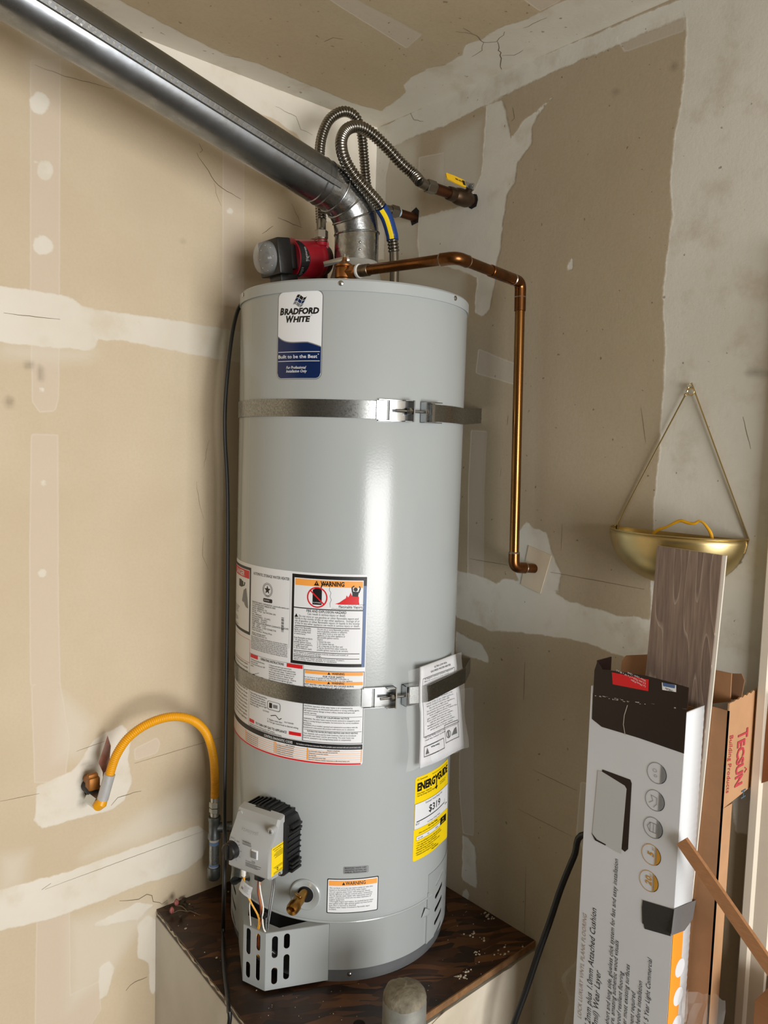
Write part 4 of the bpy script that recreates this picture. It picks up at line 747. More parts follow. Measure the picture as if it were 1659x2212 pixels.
# ================================================================== straps
M_strap = mat('galvanised_strap', '8b8d8c', .32, 1.0, var=.3, vscale=260, rvar=.1); M_zinc = mat('zinc_bracket', 'b9bcbe', .18, 1.0, var=.08, vscale=40)
def ribbon(mb, path, z0, z1, th=.0014):               # path: plan points and outward normals
    n = len(path); vs = []
    for p, nn in path: vs += [(*p, z0), (*(p+nn*th), z0), (*(p+nn*th), z1), (*p, z1)]
    mb.add(vs, [(4*i+k, 4*i+(k+1) % 4, 4*i+4+(k+1) % 4, 4*i+4+k) for i in range(n-1) for k in range(4)]+[(0, 1, 2, 3), tuple(4*n-4+k for k in (3, 2, 1, 0))])
def ring_pt(u, h=.0012): p = cylmap(u, 0, h)[:2]; return p, unit(np.r_[p-T, 0])[:2]
def strap(zc, wid, uL0, uL1, uR0, uR1, ywall, zwall, label, bulge=lambda u: .004):
    t = Thing('seismic_strap', label, 'strap', (*cylmap(.1, 0, 0)[:2], zc), 'galvanised straps holding the water heater')
    a = [ring_pt(u) for u in np.linspace(-.655, uL0+.02, 80)]; e0 = np.array([-.40, 0.0]); nn = a[0][1]
    b = MB(); ribbon(b, [(e0+(a[0][0]-e0)*k, nn) for k in (0.002, .5)]+a, zc-wid/2, zc+wid/2); t.part(b, 'band', M_strap)
    uo = .36; a = [ring_pt(u, bulge(u)) for u in np.linspace(uR0+.012, uo, 24)]; e0 = np.array([-.0005, ywall]); b = MB()
    m = len(a); ribbon(b, a, zc-wid/2, zc+wid/2)
    p0, n0 = a[-1]; b2 = MB(); pts = [p0+(e0-p0)*k for k in np.linspace(0, 1, 6)]; dz = zwall-zc
    d = unit(np.r_[e0-p0, 0])[:2]; nn = np.array([d[1], -d[0]]); vs = []
    for k, p in enumerate(pts):
        o = dz*k/5; vs += [(*p, zc-wid/2+o), (*(p+nn*.0014), zc-wid/2+o), (*(p+nn*.0014), zc+wid/2+o), (*p, zc+wid/2+o)]
    b.add(vs, [(4*i+k, 4*i+(k+1) % 4, 4*i+4+(k+1) % 4, 4*i+4+k) for i in range(5) for k in range(4)]); t.part(b, 'band', M_strap)
    # two buckles and the draw bolt, in jacket coordinates (u, z, height above jacket)
    def slab(m, u0, u1, z0, z1, h0, h1, n=6):
        us = [u0+(u1-u0)*i/n for i in range(n+1)]; vs = []
        for u in us: vs += [(u, z0, h0), (u, z0, h1), (u, z1, h1), (u, z1, h0)]
        m.add(vs, [(4*i+k, 4*i+(k+1) % 4, 4*i+4+(k+1) % 4, 4*i+4+k) for i in range(n) for k in range(4)]+[(0, 1, 2, 3), tuple(4*n+k for k in (3, 2, 1, 0))])
    z0, z1 = zc-.0235, zc+.0235; m = MB()
    slab(m, uL0-.004, uL0+.018, z0+.003, z1-.003, .003, .006); slab(m, uL0+.026, uL1-.004, z0, z1, .002, .0035); slab(m, uL1-.004, uL1-.001, z0, z1, .002, .024, 1)
    slab(m, uL0, uL1-.002, z0, z0+.0018, .002, .009); slab(m, uL0, uL1-.002, z1-.0018, z1, .002, .009); slab(m, uL1-.022, uL1-.002, z0, z0+.0018, .006, .022); slab(m, uL1-.022, uL1-.002, z1-.0018, z1, .006, .022)
    t.part(m, 'buckle', M_zinc, fmap=cylmap)
    m = MB(); slab(m, uR0, uR0+.0025, z0, z1, .002, .022, 1); slab(m, uR0, uR0+.03, z0, z1, .002, .0035); slab(m, uR0, uR1-.012, z0, z0+.0018, .002, .02); slab(m, uR0, uR1-.012, z1-.0018, z1, .002, .02); slab(m, uR0+.022, uR0+.03, z0+.003, z1-.003, .006, .016, 2)
    t.part(m, 'buckle', M_zinc, fmap=cylmap)
    pa, pb = cylmap(uL0+.035, zc, .016), cylmap(uR0+.008, zc, .014)
    bolt = t.part(MB().cyl(pa, pb, .0033, n=14), 'draw_bolt', M_zinc); d = unit(pb-pa); pn = cylmap(uL1-.008, zc, .0155)
    t.part(MB().hexnut(pn-d*.005, pn+d*.003, .0085), 'nut', M_zinc, under=bolt); t.part(MB().hexnut(pb-d*.003, pb+d*.003, .0075), 'bolt_head', M_zinc, under=bolt)
strap(1.7745, .0385, .0565, .133, .160, .221, -.46, 1.785, 'galvanised strap around the tank just below its navy label')
strap(1.1335, .0385, .042, .113, .134, .19, -.456, 1.112, 'galvanised strap around the tank crossing its large warning label', lambda u: (.016+.012*(u-.146)/.044 if u < .19 else .2865/math.cos(u/R-math.radians(55))-R+.0095))

# ================================================================== flue vent pipe
M_galv = mat('galvanised_pipe', '8f9398', .3, 1.0, var=.22, vscale=14, rvar=.12, bump=.12, bscale=30); M_elbow = mat('galvanised_elbow', 'a3a6a8', .26, 1.0, var=.25, vscale=70, rvar=.1, bump=.25, bscale=110)
vent = Thing('vent_pipe', 'galvanised metal flue pipe rising from the water heater and sloping along the left wall', 'vent pipe', (*T, ZT+.1))
def vz(x): return 2.307+(-.384-x)*.239
yv = T[1]; rv = .0535
vdir = unit(np.array([-1, 0, .239])); v0 = np.array([-.405, yv, vz(-.405)]); v1 = np.array([-1.62, yv, vz(-1.62)])
pipe = vent.part(MB().lathe([(rv-.002, 0), (rv, 0), (rv, .3), (rv, .8), (rv, np.linalg.norm(v1-v0)), (rv-.002, np.linalg.norm(v1-v0))], v0, vdir, 56), 'straight_pipe', M_galv)
x_, y_, d_ = frame(vdir); Lp = np.linalg.norm(v1-v0)
# lock seam with crimp marks, on the side facing the camera
camdir = unit(CAM-np.array([-.8, yv, 2.4])); cpp = unit(camdir-d_*(camdir@d_)); upp = unit(np.cross(d_, cpp)); upp = upp if upp[2] > 0 else -upp
sn = unit(cpp*.93+upp*.30); sd = np.cross(d_, sn)
sm = MB(); sm.prism([v0+d_*.0+sn*rv*.985+sd*k for k in (-.0085, .0085)]+[v0+sn*(rv+.0022)+sd*.006, v0+sn*(rv+.0022)-sd*.006], d_*Lp); seam = vent.part(sm, 'lock_seam', M_galv, under=None)
cm = MB()
for i in range(int(Lp/.012)):
    p = v0+d_*(.01+i*.012)+sn*(rv+.0022); cm.box(p, (.0045, .011, .0016), rot=np.stack([unit(d_*.9+sd*.35), unit(sd*.9-d_*.35), sn], 1))
vent.part(cm, 'crimp_marks', M_elbow, under=seam)['kind'] = 'stuff'
rm = MB()
for k in (.018, .036):
    rm.lathe([(rv, -.002), (rv+.0016, 0), (rv, .002)], v0+d_*k, vdir, 56)
vent.part(rm, 'bead', M_galv)
# elbow of gored segments
gz = [ZT+.098, ZT+.165]; path = [np.array([*T, z]) for z in gz]
cen = np.array([T[0]-.115, yv, gz[1]+.0]); ang_end = math.atan2(v0[2]-cen[2], v0[0]-cen[0])
for k in range(1, 4): path.append(None)
bend = math.radians(76.6); rc = .092; c0 = np.array([T[0]-rc, yv, 0]); zt0 = vz(T[0])-rc*math.tan(bend/2)
arc = [np.array([T[0]-rc+rc*math.cos(bend*k/3), yv, zt0+rc*math.sin(bend*k/3)]) for k in range(4)]
path = [np.array([*T, ZT+.098])]+arc+[v0+vdir*.02]
re_ = .0545
for i in range(len(path)-1):
    m = MB(); a, b = path[i], path[i+1]; tdir = unit(b-a)
    def plane_n(j):
        if j <= 0: return unit(path[1]-path[0])
        if j >= len(path)-1: return unit(path[-1]-path[-2])
        return unit(unit(path[j]-path[j-1])+unit(path[j+1]-path[j]))
    n0, n1 = plane_n(i), plane_n(i+1); vs = []; X = np.array([0, 1., 0]); Y = np.cross(tdir, X)
    for c_, nn in ((a, n0), (b, n1)):
        for k in range(48):
            an = 2*math.pi*k/48; o = X*math.cos(an)*re_+Y*math.sin(an)*re_; tt = -(o@nn)/(tdir@nn); vs.append(c_+o+tdir*tt)
    m.add(vs, [(k, (k+1) % 48, 48+(k+1) % 48, 48+k) for k in range(48)]); vent.part(m, 'elbow_segment', M_elbow)
    if 0 < i < len(path)-1:
        pts = []
        for k in range(49):
            an = 2*math.pi*k/48; o = X*math.cos(an)*(re_+.0005)+Y*math.sin(an)*(re_+.0005); tt = -(o@n0)/(tdir@n0); pts.append(a+o+tdir*tt)
        vent.part(MB().tube(pts, .0024, 8, caps=False), 'elbow_bead', M_elbow)
for dz in (.135, .118):
    pp = np.array([*T, ZT+dz])+np.array([*(-VD[:2]*math.cos(.15)+SIDE[:2]*math.sin(.15)), 0])*re_; screw(vent, pp, pp-np.array([*T, ZT+dz]), .0035)
# rust bloom on the pipe
M_rust = mat('rust', '7a4524', .9, var=.4, vscale=70, col2='4c3428')
ru = MB()
for k in range(26):
    t_ = .83+random.gauss(0, .035)-.0; an = random.gauss(0.55, .22); nn = unit(cpp*math.cos(an)+upp*math.sin(an)); p = v0+d_*t_+nn*(rv+.0004); e1, e2 = d_, np.cross(d_, nn); r_ = random.uniform(.002, .008)
    ru.add([p+(e1*math.cos(a)*1.4+e2*math.sin(a))*r_*random.uniform(.6, 1.1) for a in np.linspace(0, 2*math.pi, 9)[:-1]], [tuple(range(8))])
vent.part(ru, 'rust_stain', M_rust, smooth=False)['kind'] = 'stuff'
# dead leaf caught on the pipe
lf = Thing('dried_leaf', 'curled brown and pink dried leaf caught on top of the flue pipe', 'leaf', v0+d_*.835+upp*(rv+.001)+cpp*.012)
M_leaf = mat('dried_leaf', '8a5a42', .8, var=.3, vscale=60, col2='b58a80')
lb = lf.org
for q in range(3):
    m = MB(); e1 = unit(d_*math.cos(q*2.1)+cpp*math.sin(q*2.1)); e2 = np.cross(unit(upp), e1); n_ = 7; lo, hi = [], []
    for i in range(n_):
        t_ = i/(n_-1); w_ = .011*math.sin(math.pi*min(max(t_, .04), .97))**.8; c = lb+e1*(t_*.034-.006)+upp*(.004+.014*math.sin(t_*2.4+q)); lo.append(c-e2*w_+upp*.004*math.sin(t_*9)); hi.append(c+e2*w_+upp*.006)
    m.add(lo+hi, [(i, i+1, n_+i+1, n_+i) for i in range(n_-1)]); lf.part(m, 'leaf_blade', M_leaf, solid=.0008)
lf.part(MB().tube([lb-upp*.001, lb+upp*.006+d_*.01, lb+upp*.004+d_*.024], .001, 6), 'stem', M_leaf)

# ================================================================== flexible water hoses
M_ss = mat('stainless_hose', '8f8b84', .24, 1.0, var=.12, vscale=50); M_nut = mat('steel_nut', '8d8880', .28, 1.0, var=.1); M_cop = mat('copper_pipe', '845732', .3, 1.0, var=.3, vscale=16, col2='46301d', rvar=.1, thresh=(.4, .72)); M_copd = mat('tarnished_copper', '6a4128', .42, .9, var=.35, vscale=24, col2='3c2518')
def along(px, s0, s1): 
    n = len(px)-1; return [P(x, y, s0+(s1-s0)*i/n) for i, (x, y) in enumerate(px)]
va = np.array([-.165, -.401, 2.349]); vb = np.array([-.085, -.179, 2.35])
sa, sb = depth_s(va), depth_s(vb)
ZN = ZT+.0045
hA = Thing('flexible_water_hose', 'corrugated steel hose with blue and yellow wrap looping to the yellow-handled valve', 'hose', (*P(852, 600, 0)[:2], ZN), 'corrugated hoses above the tank')
pa = [P(x, y, s_) for x, y, s_ in ((851, 545, 0), (846, 505, -.005), (836, 470, -.025), (818, 440, -.05), (793, 411, -.075), (764, 377, -.092), (743, 341, -.095), (737, 306, -.08), (748, 281, -.05), (772, 273, -.03), (800, 286, -.01), (835, 318, .005), (866, 352, .015), (893, 376, .02))]
endA = [va+np.array([-.028, 0, .003]), va+np.array([-.006, 0, 0])]
c = MB(); corrugated(c, pa+endA[:1], .0146, .0078, .0034); hA.part(c, 'corrugated_tube', M_ss)
hA.part(MB().tube([np.array([*P(852, 600, 0)[:2], ZN]), P(852, 590, 0), P(851, 545, 0)], .0118, 18), 'lower_cuff', M_nut)
hA.part(MB().tube(endA+[va], .0125, 18), 'upper_cuff', M_nut); hA.part(MB().hexnut(va-np.array([.008, 0, 0]), va+np.array([.022, 0, 0]), .0165), 'nut', M_nut)
wr = [P(x, y, k) for x, y, k in ((848, 519, -.003), (846, 505, -.005), (836, 472, -.0245), (822, 447, -.0455))]; wq = spline(wr, 20)[0]
hA.part(MB().tube(wq, .0152, 20), 'paper_wrap', mat('wrap_blue', '123a78', .4, bump=.3, bscale=300), label='blue paper wrap with a yellow stripe')
sy = MB(); lo, hi = [], []
for i, p in enumerate(wq):
    t_ = unit(wq[min(i+1, 19)]-wq[max(i-1, 0)]); cdir = unit(CAM-p); cdir = unit(cdir-t_*(cdir@t_)); sdv = np.cross(t_, cdir)
    for lst, an in ((lo, .25), (hi, -.45)): lst.append([p+(cdir*math.cos(an+k)+sdv*math.sin(an+k))*.0155 for k in (0,)][0])
mid = [p+(unit((a+b)/2-p))*.0155 for p, a, b in zip(wq, lo, hi)]
n_ = len(lo); sy.add(lo+mid+hi, [(k*n_+i, k*n_+i+1, (k+1)*n_+i+1, (k+1)*n_+i) for k in range(2) for i in range(n_-1)]); hA.part(sy, 'wrap_stripe', M_yel, smooth=True)
hB = Thing('flexible_water_hose', 'corrugated steel hose looping from the red pump to the lower copper stub', 'hose', P(694, 520, 0), 'corrugated hoses above the tank')
pb = along([(694, 482), (692, 440), (690, 390), (690, 340), (695, 296), (712, 258), (742, 241), (768, 253), (781, 290), (786, 340), (792, 400), (803, 436), (820, 452)], .05, sb)
c = MB(); corrugated(c, pb, .0138, .0076, .0033); hB.part(c, 'corrugated_tube', M_ss)
hB.part(MB().tube([P(694, 515, 0), P(694, 500, 0), P(694, 480, .045)], .012, 18), 'lower_cuff', M_nut); hB.part(MB().hexnut(P(694, 516, 0), P(694, 498, 0), .017), 'nut', M_nut)
hB.part(MB().tube([pb[-1], vb-np.array([.02, 0, 0]), vb], .012, 18), 'upper_cuff', M_nut); hB.part(MB().hexnut(vb-np.array([.01, 0, 0]), vb+np.array([.018, 0, 0]), .0165), 'nut', M_nut)
# copper stub (lower) and ball valve (upper)
M_hole = mat('wall_hole', '120e0b', .95)
cs = Thing('copper_stub', 'short tarnished copper stub pipe coming out of a ragged hole in the right wall', 'pipe', (0, -.179, 2.35))
cs.part(MB().cyl(vb+np.array([.015, 0, 0]), (0, -.179, 2.35), .0112, n=24), 'pipe', M_copd); cs.part(MB().lathe([(.012, 0), (.0128, .002), (.0128, .004), (.012, .006)], vb+np.array([.018, 0, 0]), (1, 0, 0), 24), 'washer', mat('washer_blue', '9fb4c6', .4))
cs.part(MB().add([(-.0006, -.179+y, 2.35+z) for y, z in ((-.014, -.016), (.012, -.02), (.02, .0), (.016, .02), (-.004, .028), (-.016, .016))], [tuple(range(6))]), 'wall_hole', M_hole, smooth=False, fixn=False)
bv = Thing('ball_valve', 'tarnished brass ball valve with yellow lever on the pipe leaving the right wall', 'valve', (0, -.401, 2.349))
m = MB(); o_ = np.array([0, -.401, 2.349]); X1 = np.array([1., 0, 0])
m.cyl(va+X1*.02, va+X1*.075, .0135, n=24); M_valve = mat('valve_bronze', '4a3a2b', .45, .85, var=.3, vscale=40)
bv.part(m, 'inlet_pipe', M_copd)
m = MB(); m.lathe([(.012, .07), (.0165, .072), (.0175, .08), (.0175, .09), (.0165, .094), (.0195, .1), (.0215, .11), (.0215, .138), (.0195, .146), (.016, .15), (.016, .155), (.0125, .157)], va, X1, 28); m.cyl(va+X1*.130+np.array([0, -.008, .008]), va+X1*.130+np.array([0, -.02, .02]), .009, n=18); bv.part(m, 'valve_body', M_valve)
bv.part(MB().cyl(va+X1*.15, o_-X1*.0005, .0112, n=24), 'outlet_pipe', M_copd)
bv.part(MB().lathe([(.012, 0), (.0128, .002), (.0128, .004), (.012, .006)], va+X1*.024, (1, 0, 0), 24), 'washer', mat('washer_blue', '9fb4c6', .4))
bv.part(MB().add([(-.0006, -.401+.019*math.cos(a)*random.uniform(.9, 1.15), 2.349+.019*math.sin(a)*random.uniform(.9, 1.15)) for a in np.linspace(0, 2*math.pi, 15)[:-1]], [tuple(range(14))]), 'wall_hole', M_hole, smooth=False, fixn=False)
stem = va+X1*.130+np.array([0, -.022, .024]); nv = unit(np.array([-.1, -.93, .33])); sdv = unit(np.cross(nv, X1)); ldir = -X1
h0 = stem; pts = [(0.008, .009), (-.006, .0085), (-.022, .0085), (-.030, .0105), (-.065, .0105), (-.084, .009), (-.092, .0095), (-.0965, .006)]
lev = MB(); lo = [h0+X1*x-sdv*w for x, w in pts]; hi = [h0+X1*x+sdv*w for x, w in pts]; n_ = len(pts)
def lift(x): return .006*max(0, (-x-.01)/.09)
top = [p+nv*(.003+lift(x)) for p, (x, w) in zip(lo, pts)]+[p+nv*(.003+lift(x)) for p, (x, w) in zip(hi, pts)]; bot = [p+nv*lift(x) for p, (x, w) in zip(lo, pts)]+[p+nv*lift(x) for p, (x, w) in zip(hi, pts)]
q = 2*n_; lev.add(bot+top, [(i, i+1, n_+i+1, n_+i) for i in range(n_-1)]+[(q+i, q+i+1, q+n_+i+1, q+n_+i) for i in range(n_-1)]+[(i, i+1, q+i+1, q+i) for i in range(n_-1)]+[(n_+i, n_+i+1, q+n_+i+1, q+n_+i) for i in range(n_-1)]+[(0, n_, q+n_, q), (n_-1, 2*n_-1, q+2*n_-1, q+n_-1)])
for i, (x, w) in enumerate(pts): pass
for k, f in enumerate(lev.f):
    lev.m[k] = 1 if all(abs((lev.v[j]-h0)@X1) < .023 for j in f) else 0
lever = bv.part(lev, 'lever', [mat('lever_yellow_vinyl', 'dcae08', .45), M_zinc], label='yellow lever')
pr_ = Sheet(); pr_.text('600 WOG', -.062, -.004, .007, 0, bold=.02); pr_.rect(-.034, -.007, -.024, .006, 0, 1)
pr_.build(bv, 'lever_print', [M_blk], lambda u, v, h: h0+X1*u-sdv*v+nv*(.0033+lift(u)+h), under=lever)
bv.part(MB().hexnut(h0, h0+nv*.009, .0065).cyl(h0, h0+nv*.013, .003), 'stem_nut', M_zinc)

# ================================================================== circulation pump
yp = P(690, 561, .035)[1]; pc = P(690, 561, .035); dl = pl(573, 557, 1, yp)
pump = Thing('circulation_pump', 'red hot-water circulation pump with black control box and clear timer dial on the tank', 'pump', (pc[0], pc[1], ZT+.004))
M_redp = mat('pump_red_paint', '8a1220', .3, var=.12, vscale=14); M_cast = mat('pump_cast', '4a2a22', .55, .3, var=.25, vscale=40); M_bk = mat('pump_black', '0a0a0b', .4, bump=.15, bscale=120)
pcx = np.array([pc[0], yp, pc[2]]); dl = np.array([dl[0], yp, dl[2]]); axp = unit(dl-pcx); LPm = np.linalg.norm(dl-pcx)
print('pump length', LPm)
pump.part(MB().lathe([(0, -.026), (.024, -.026), (.036, -.018), (.043, -.004), (.046, .012), (.044, .016)], pcx, axp, 36).cyl(pcx-np.array([0, 0, .03]), np.array([pcx[0], yp, ZT+.0045]), .022, n=24), 'volute', M_cast)
pump.part(MB().lathe([(.048, .008), (.0505, .012), (.0505, .018), (.047, .022), (.0475, LPm*.53), (.0485, LPm*.55), (.046, LPm*.57), (0, LPm*.57)], pcx, axp, 48), 'motor_housing', M_redp)
pump.part(MB().cyl(P(694, 532, 0), P(694, 514, 0), .0145, n=20, bev=.001).cyl(pcx+np.array([0, 0, .03]), P(694, 528, 0), .019, n=24), 'outlet', M_redp)
for k in (0, .0055): pump.part(MB().lathe([(.0145, 0), (.0158, .001), (.0158, .003), (.0145, .004)], P(694, 524, 0)+np.array([0, 0, k]), (0, 0, 1), 24), 'thread_ring', M_nut)
rot = np.stack([axp, np.array([0, 1., 0]), np.cross(axp, np.array([0, 1., 0]))], 1)
pump.part(MB().box(pcx+axp*(LPm*.64), (LPm*.16, .066, .06), rot=rot, bev=.006), 'terminal_box', M_bk)
pump.part(MB().box(pcx+axp*(LPm*.82), (LPm*.24, .086, .084), rot=rot, bev=.004).box(pcx+axp*(LPm*.66)+np.array([0, 0, -.05]), (.05, .05, .02), rot=rot, bev=.003), 'timer_box', M_bk)
def glassy(name, col=(1, 1, 1), rough=.05, alpha=.25):
    m = bpy.data.materials.new(name); m.use_nodes = True; nt = m.node_tree; b = nt.nodes['Principled BSDF']; b.inputs['Base Color'].default_value = (*col, 1); b.inputs['Roughness'].default_value = rough; b.inputs['Alpha'].default_value = alpha; b.inputs['Specular IOR Level'].default_value = .8; return m
M_dome = glassy('clear_dial_cover', (.8, .82, .84), .06, .16)
df = pcx+axp*(LPm*.95)
dial = pump.part(MB().lathe([(0, .004), (.033, .004), (.035, .002), (.035, -.002)], df, axp, 40), 'timer_dial', mat('dial_grey', '56585a', .4)); pump.part(MB().lathe([(0, .009), (.012, .009), (.014, .004)], df, axp, 24), 'dial_centre', mat('dial_dark', '4c4e50', .4), under=dial)
pump.part(MB().lathe([(0, .022), (.030, .022), (.036, .019), (.0385, .012), (.039, 0)], df, axp, 48), 'dial_cover', M_dome, under=dial)
for a in range(0, 360, 15):
    an = math.radians(a); x_, y_, d__ = frame(axp); o = x_*math.cos(an)+y_*math.sin(an)
    pump.part(MB().box(df+axp*.0045+o*.029, (.0012, .0012, .001)), 'dial_mark', M_white, under=dial) if a % 45 == 0 else None
# printed black nameplate wrapped on the motor
camd = unit(CAM-pcx); cp2 = unit(camd-axp*(camd@axp)); up2 = np.cross(axp, cp2); up2 = up2 if up2[2] > 0 else -up2
def on_motor(u, v, h): a = v/.0478; return pcx+axp*(LPm*.56-u)+(cp2*math.cos(a)+up2*math.sin(a))*(.0488+h)
s = Sheet(); nn = 14
s.strip([(0, -.05+.1*i/nn) for i in range(nn+1)], [(.026*math.sin(math.pi*(.12+.76*i/nn)), -.05+.1*i/nn) for i in range(nn+1)], 0, 1)
s.text('GRUNDFOS', .0135, .03, .0065, 1, rot=-math.pi/2, bold=.02); s.poly_line([(.016, .008), (.0225, -.004)], .0014, 1, 2); s.poly_line([(.016, -.004), (.0225, .008)], .0014, 1, 2); s.poly_line([(.016, .008), (.016, -.004)], .001, 1, 2)
dash_lines(s, .003, -.02, .009, 6, .004, 1)
s.build(pump, 'nameplate', [M_blk, mat('plate_print', '9a9a98', .5)], on_motor)

# ================================================================== relief valve and copper discharge pipe
zr = 2.10; E0 = np.array([-.402, -.372, zr]); E1 = np.array([-.337, -.675, zr]); E2 = np.array([-.066, -.628, zr-.002]); E3 = np.array([-.066, -.646, 1.411]); E4 = np.array([-.0006, -.658, 1.405])
tp = Thing('relief_valve', 'brass relief valve with small steel lever at the front of the tank top', 'valve', (E0[0], E0[1], ZT+.004))
d01 = unit(E1-E0)
m = MB(); m.lathe([(.018, ZT-E0[2]+.004), (.018, -.014), (.0215, -.012), (.0215, .008), (.019, .012), (.0215, .014), (.0215, .018), (.010, .026), (.006, .03), (.005, .036), (0, .036)], E0, (0, 0, 1), 28); m.cyl(E0, E0+d01*.035, .0165, n=6).cyl(E0+d01*.032, E0+d01*.04, .015, n=20); tp.part(m, 'valve_body', mat('relief_brass', 'a87446', .35, 1.0, var=.2, vscale=30))
lv = unit(np.array([*(-SIDE[:2]), 0])-np.array([0, 0, .30])); ly = unit(np.cross((0, 0, 1), lv)); lz = np.cross(lv, ly)
tp.part(MB().box(E0+np.array([0, 0, .033])+lv*.02, (.062, .003, .013), rot=np.stack([lv, ly, lz], 1), bev=.001).cyl(E0+np.array([0, 0, .03]), E0+np.array([0, 0, .044]), .0035), 'lever', M_zinc)
dp = Thing('copper_discharge_pipe', 'bent copper pipe running from the tank top down the right wall', 'pipe', E4)
tp.part(MB().lathe([(.0115, .0), (.0165, .002), (.0165, .007), (.0125, .009)], E0+d01*.04, d01, 24), 'seal_tape', mat('ptfe_tape', 'd5d6d4', .5, bump=.3, bscale=300))
rp_ = .0118
M_cop2 = mat('copper_pipe_golden', '9a6e3c', .26, 1.0, var=.2, vscale=10, col2='7a5430', rvar=.06)
def run(a, b, ra, rb, nm='pipe_run', mm=M_cop):
    d = unit(b-a); dp.part(MB().cyl(a+d*ra, b-d*rb, rp_, n=24), nm, mm)
def elbow(a, c, b, r=.02):
    d0, d1 = unit(c-a), unit(b-c); p0, p1 = c-d0*r, c+d1*r; m = MB(); q = [p0-d0*.018]+[(1-t)**2*p0+2*t*(1-t)*c+t*t*p1 for t in np.linspace(0, 1, 10)]+[p1+d1*.018]
    e = dp.part(MB().tube(q, .0137, 22), 'elbow', M_cop)
    for p, d in ((p0-d0*.018, -d0), (p1+d1*.018, d1)): dp.part(MB().lathe([(.0137, -.002), (.0142, 0), (.0122, .0025)], p, d, 22), 'solder_ring', mat('solder', 'a89a8c', .35, 1.0), under=e)
run(E0, E1, .045, .02); run(E1, E2, .02, .02); run(E2, E3, .02, .02, mm=M_cop2); run(E3, E4, .02, 0)
dp.part(MB().cyl(E0+d01*.045, E0+d01*.075, .0138, n=24, bev=.001), 'coupling', mat('tinned_coupling', '7c6e5c', .35, 1.0, var=.3, vscale=60))
for fr in (.42, .45): pass
for a_, b_, f0, f1 in ((E1, E2, .50, .86), (E2, E3, .045, .10)):
    dp.part(MB().cyl(a_+(b_-a_)*f0, a_+(b_-a_)*f1, .0137, n=24, bev=.001), 'coupling', M_cop)
elbow(E0, E1, E2, .022); elbow(E1, E2, E3, .018); elbow(E2, E3, E4, .018)
# drywall patch around the pipe
hp = MB().add([(-.0006, -.658+.018*math.cos(a)*random.uniform(.85, 1.15), 1.405+.019*math.sin(a)*random.uniform(.85, 1.2)) for a in np.linspace(0, 2*math.pi, 13)[:-1]], [tuple(range(12))])
dp.part(hp, 'wall_hole', M_hole, smooth=False, fixn=False)
pq = [pl(x, y, 0, -.0005) for x, y in ((1143, 1178), (1192, 1200), (1168, 1282), (1126, 1262))]
pat = MB().prism(pq, (-.002, 0, 0)).build('drywall_patch', mat('patch_paper', 'c9bca6', .85, var=.06), parent=wall_right, smooth=False)
# ================================================================== gas supply on the left wall
def wl(x, y, d): return pl(x, y, 1, -d)
M_gasy = mat('gas_hose_yellow', 'e8a412', .38, var=.06, vscale=30); M_iron = mat('galvanised_fitting', '7d8386', .4, .9, var=.25, vscale=40, rvar=.1); M_pale = mat('nickel_fitting', 'c6c6c0', .3, .9)
gv = Thing('gas_shutoff_valve', 'brass gas shutoff valve with upright steel lever in a dark hole in the left wall', 'valve', pl(195, 1690, 1, 0))
hc = [pl(x, y, 1, -.0006) for x, y in ((180, 1690), (184, 1676), (198, 1672), (214, 1690), (222, 1712), (218, 1736), (206, 1742), (192, 1728), (182, 1712))]
gv.part(MB().add(hc, [tuple(range(9))]), 'wall_hole', M_hole, smooth=False, fixn=False)
b0 = wl(200, 1690, .035); gv.part(MB().box(b0, (.028, .03, .032), bev=.005).cyl(b0+np.array([0, .03, 0]), b0, .012).box(b0+np.array([-.002, -.004, .018]), (.024, .014, .012), bev=.003), 'valve_body', mat('valve_brass_orange', '9a6224', .5, .5, var=.2, vscale=60), label='orange-brown brass body')
gv.part(MB().cyl(b0+np.array([0, .03, -.018]), b0+np.array([0, -.002, -.018]), .016, n=20), 'inlet_pipe', mat('black_iron', '2a2622', .6, .5))
e0 = wl(203, 1728, .05); e1 = wl(215, 1736, .075); gv.part(MB().hexnut(e0+np.array([0, .02, 0]), e1, .017), 'nut', M_pale)
ha, hb2, hc2, hd = (wl(x, y, .052) for x, y in ((225, 1692), (221, 1655), (233, 1592), (240, 1614)))
lvp = [wl(x, y, .055) for x, y in ((222, 1700), (222, 1668), (213, 1648), (232, 1590), (239, 1612), (236, 1650), (229, 1668), (230, 1700))]
gv.part(MB().prism(lvp, (.002, .0035, 0)), 'lever', mat('lever_steel_red', '9a8a80', .4, .4, var=.3, vscale=25, col2='8d4a35'), label='flat steel lever with a reddish edge')
gh = Thing('gas_hose', 'yellow coated flexible gas hose arching from the wall valve', 'hose', e1)
path = [wl(x, y, d) for x, y, d in ((222, 1726, .085), (229, 1700, .09), (237, 1672, .095), (252, 1630, .105), (280, 1591, .118), (325, 1561, .128), (375, 1548, .13), (418, 1557, .125), (446, 1585, .11), (460, 1630, .095), (464, 1680, .08), (464, 1722, .075))]
c = MB(); corrugated(c, path, .0110, .0046, .0016, 14); gh.part(c, 'corrugated_tube', M_gasy)
q = spline(path[:3], 8)[0]; gh.part(MB().tube([p for p in q], .0132, 20), 'paper_sleeve', mat('sleeve_foil', 'c3c3c3', .4, .3, var=.12, vscale=60, stretch=(1, 1, .2)), label='printed silver sleeve')
gh.part(MB().tube([e1+np.array([0, .01, -.002]), wl(213, 1739, .08), wl(219, 1735, .085), path[0]], [.012, .0135, .0135, .012], 18), 'end_elbow', M_gasy)
gl_ = path[-1]; Zd = np.array([0, 0, -1.])
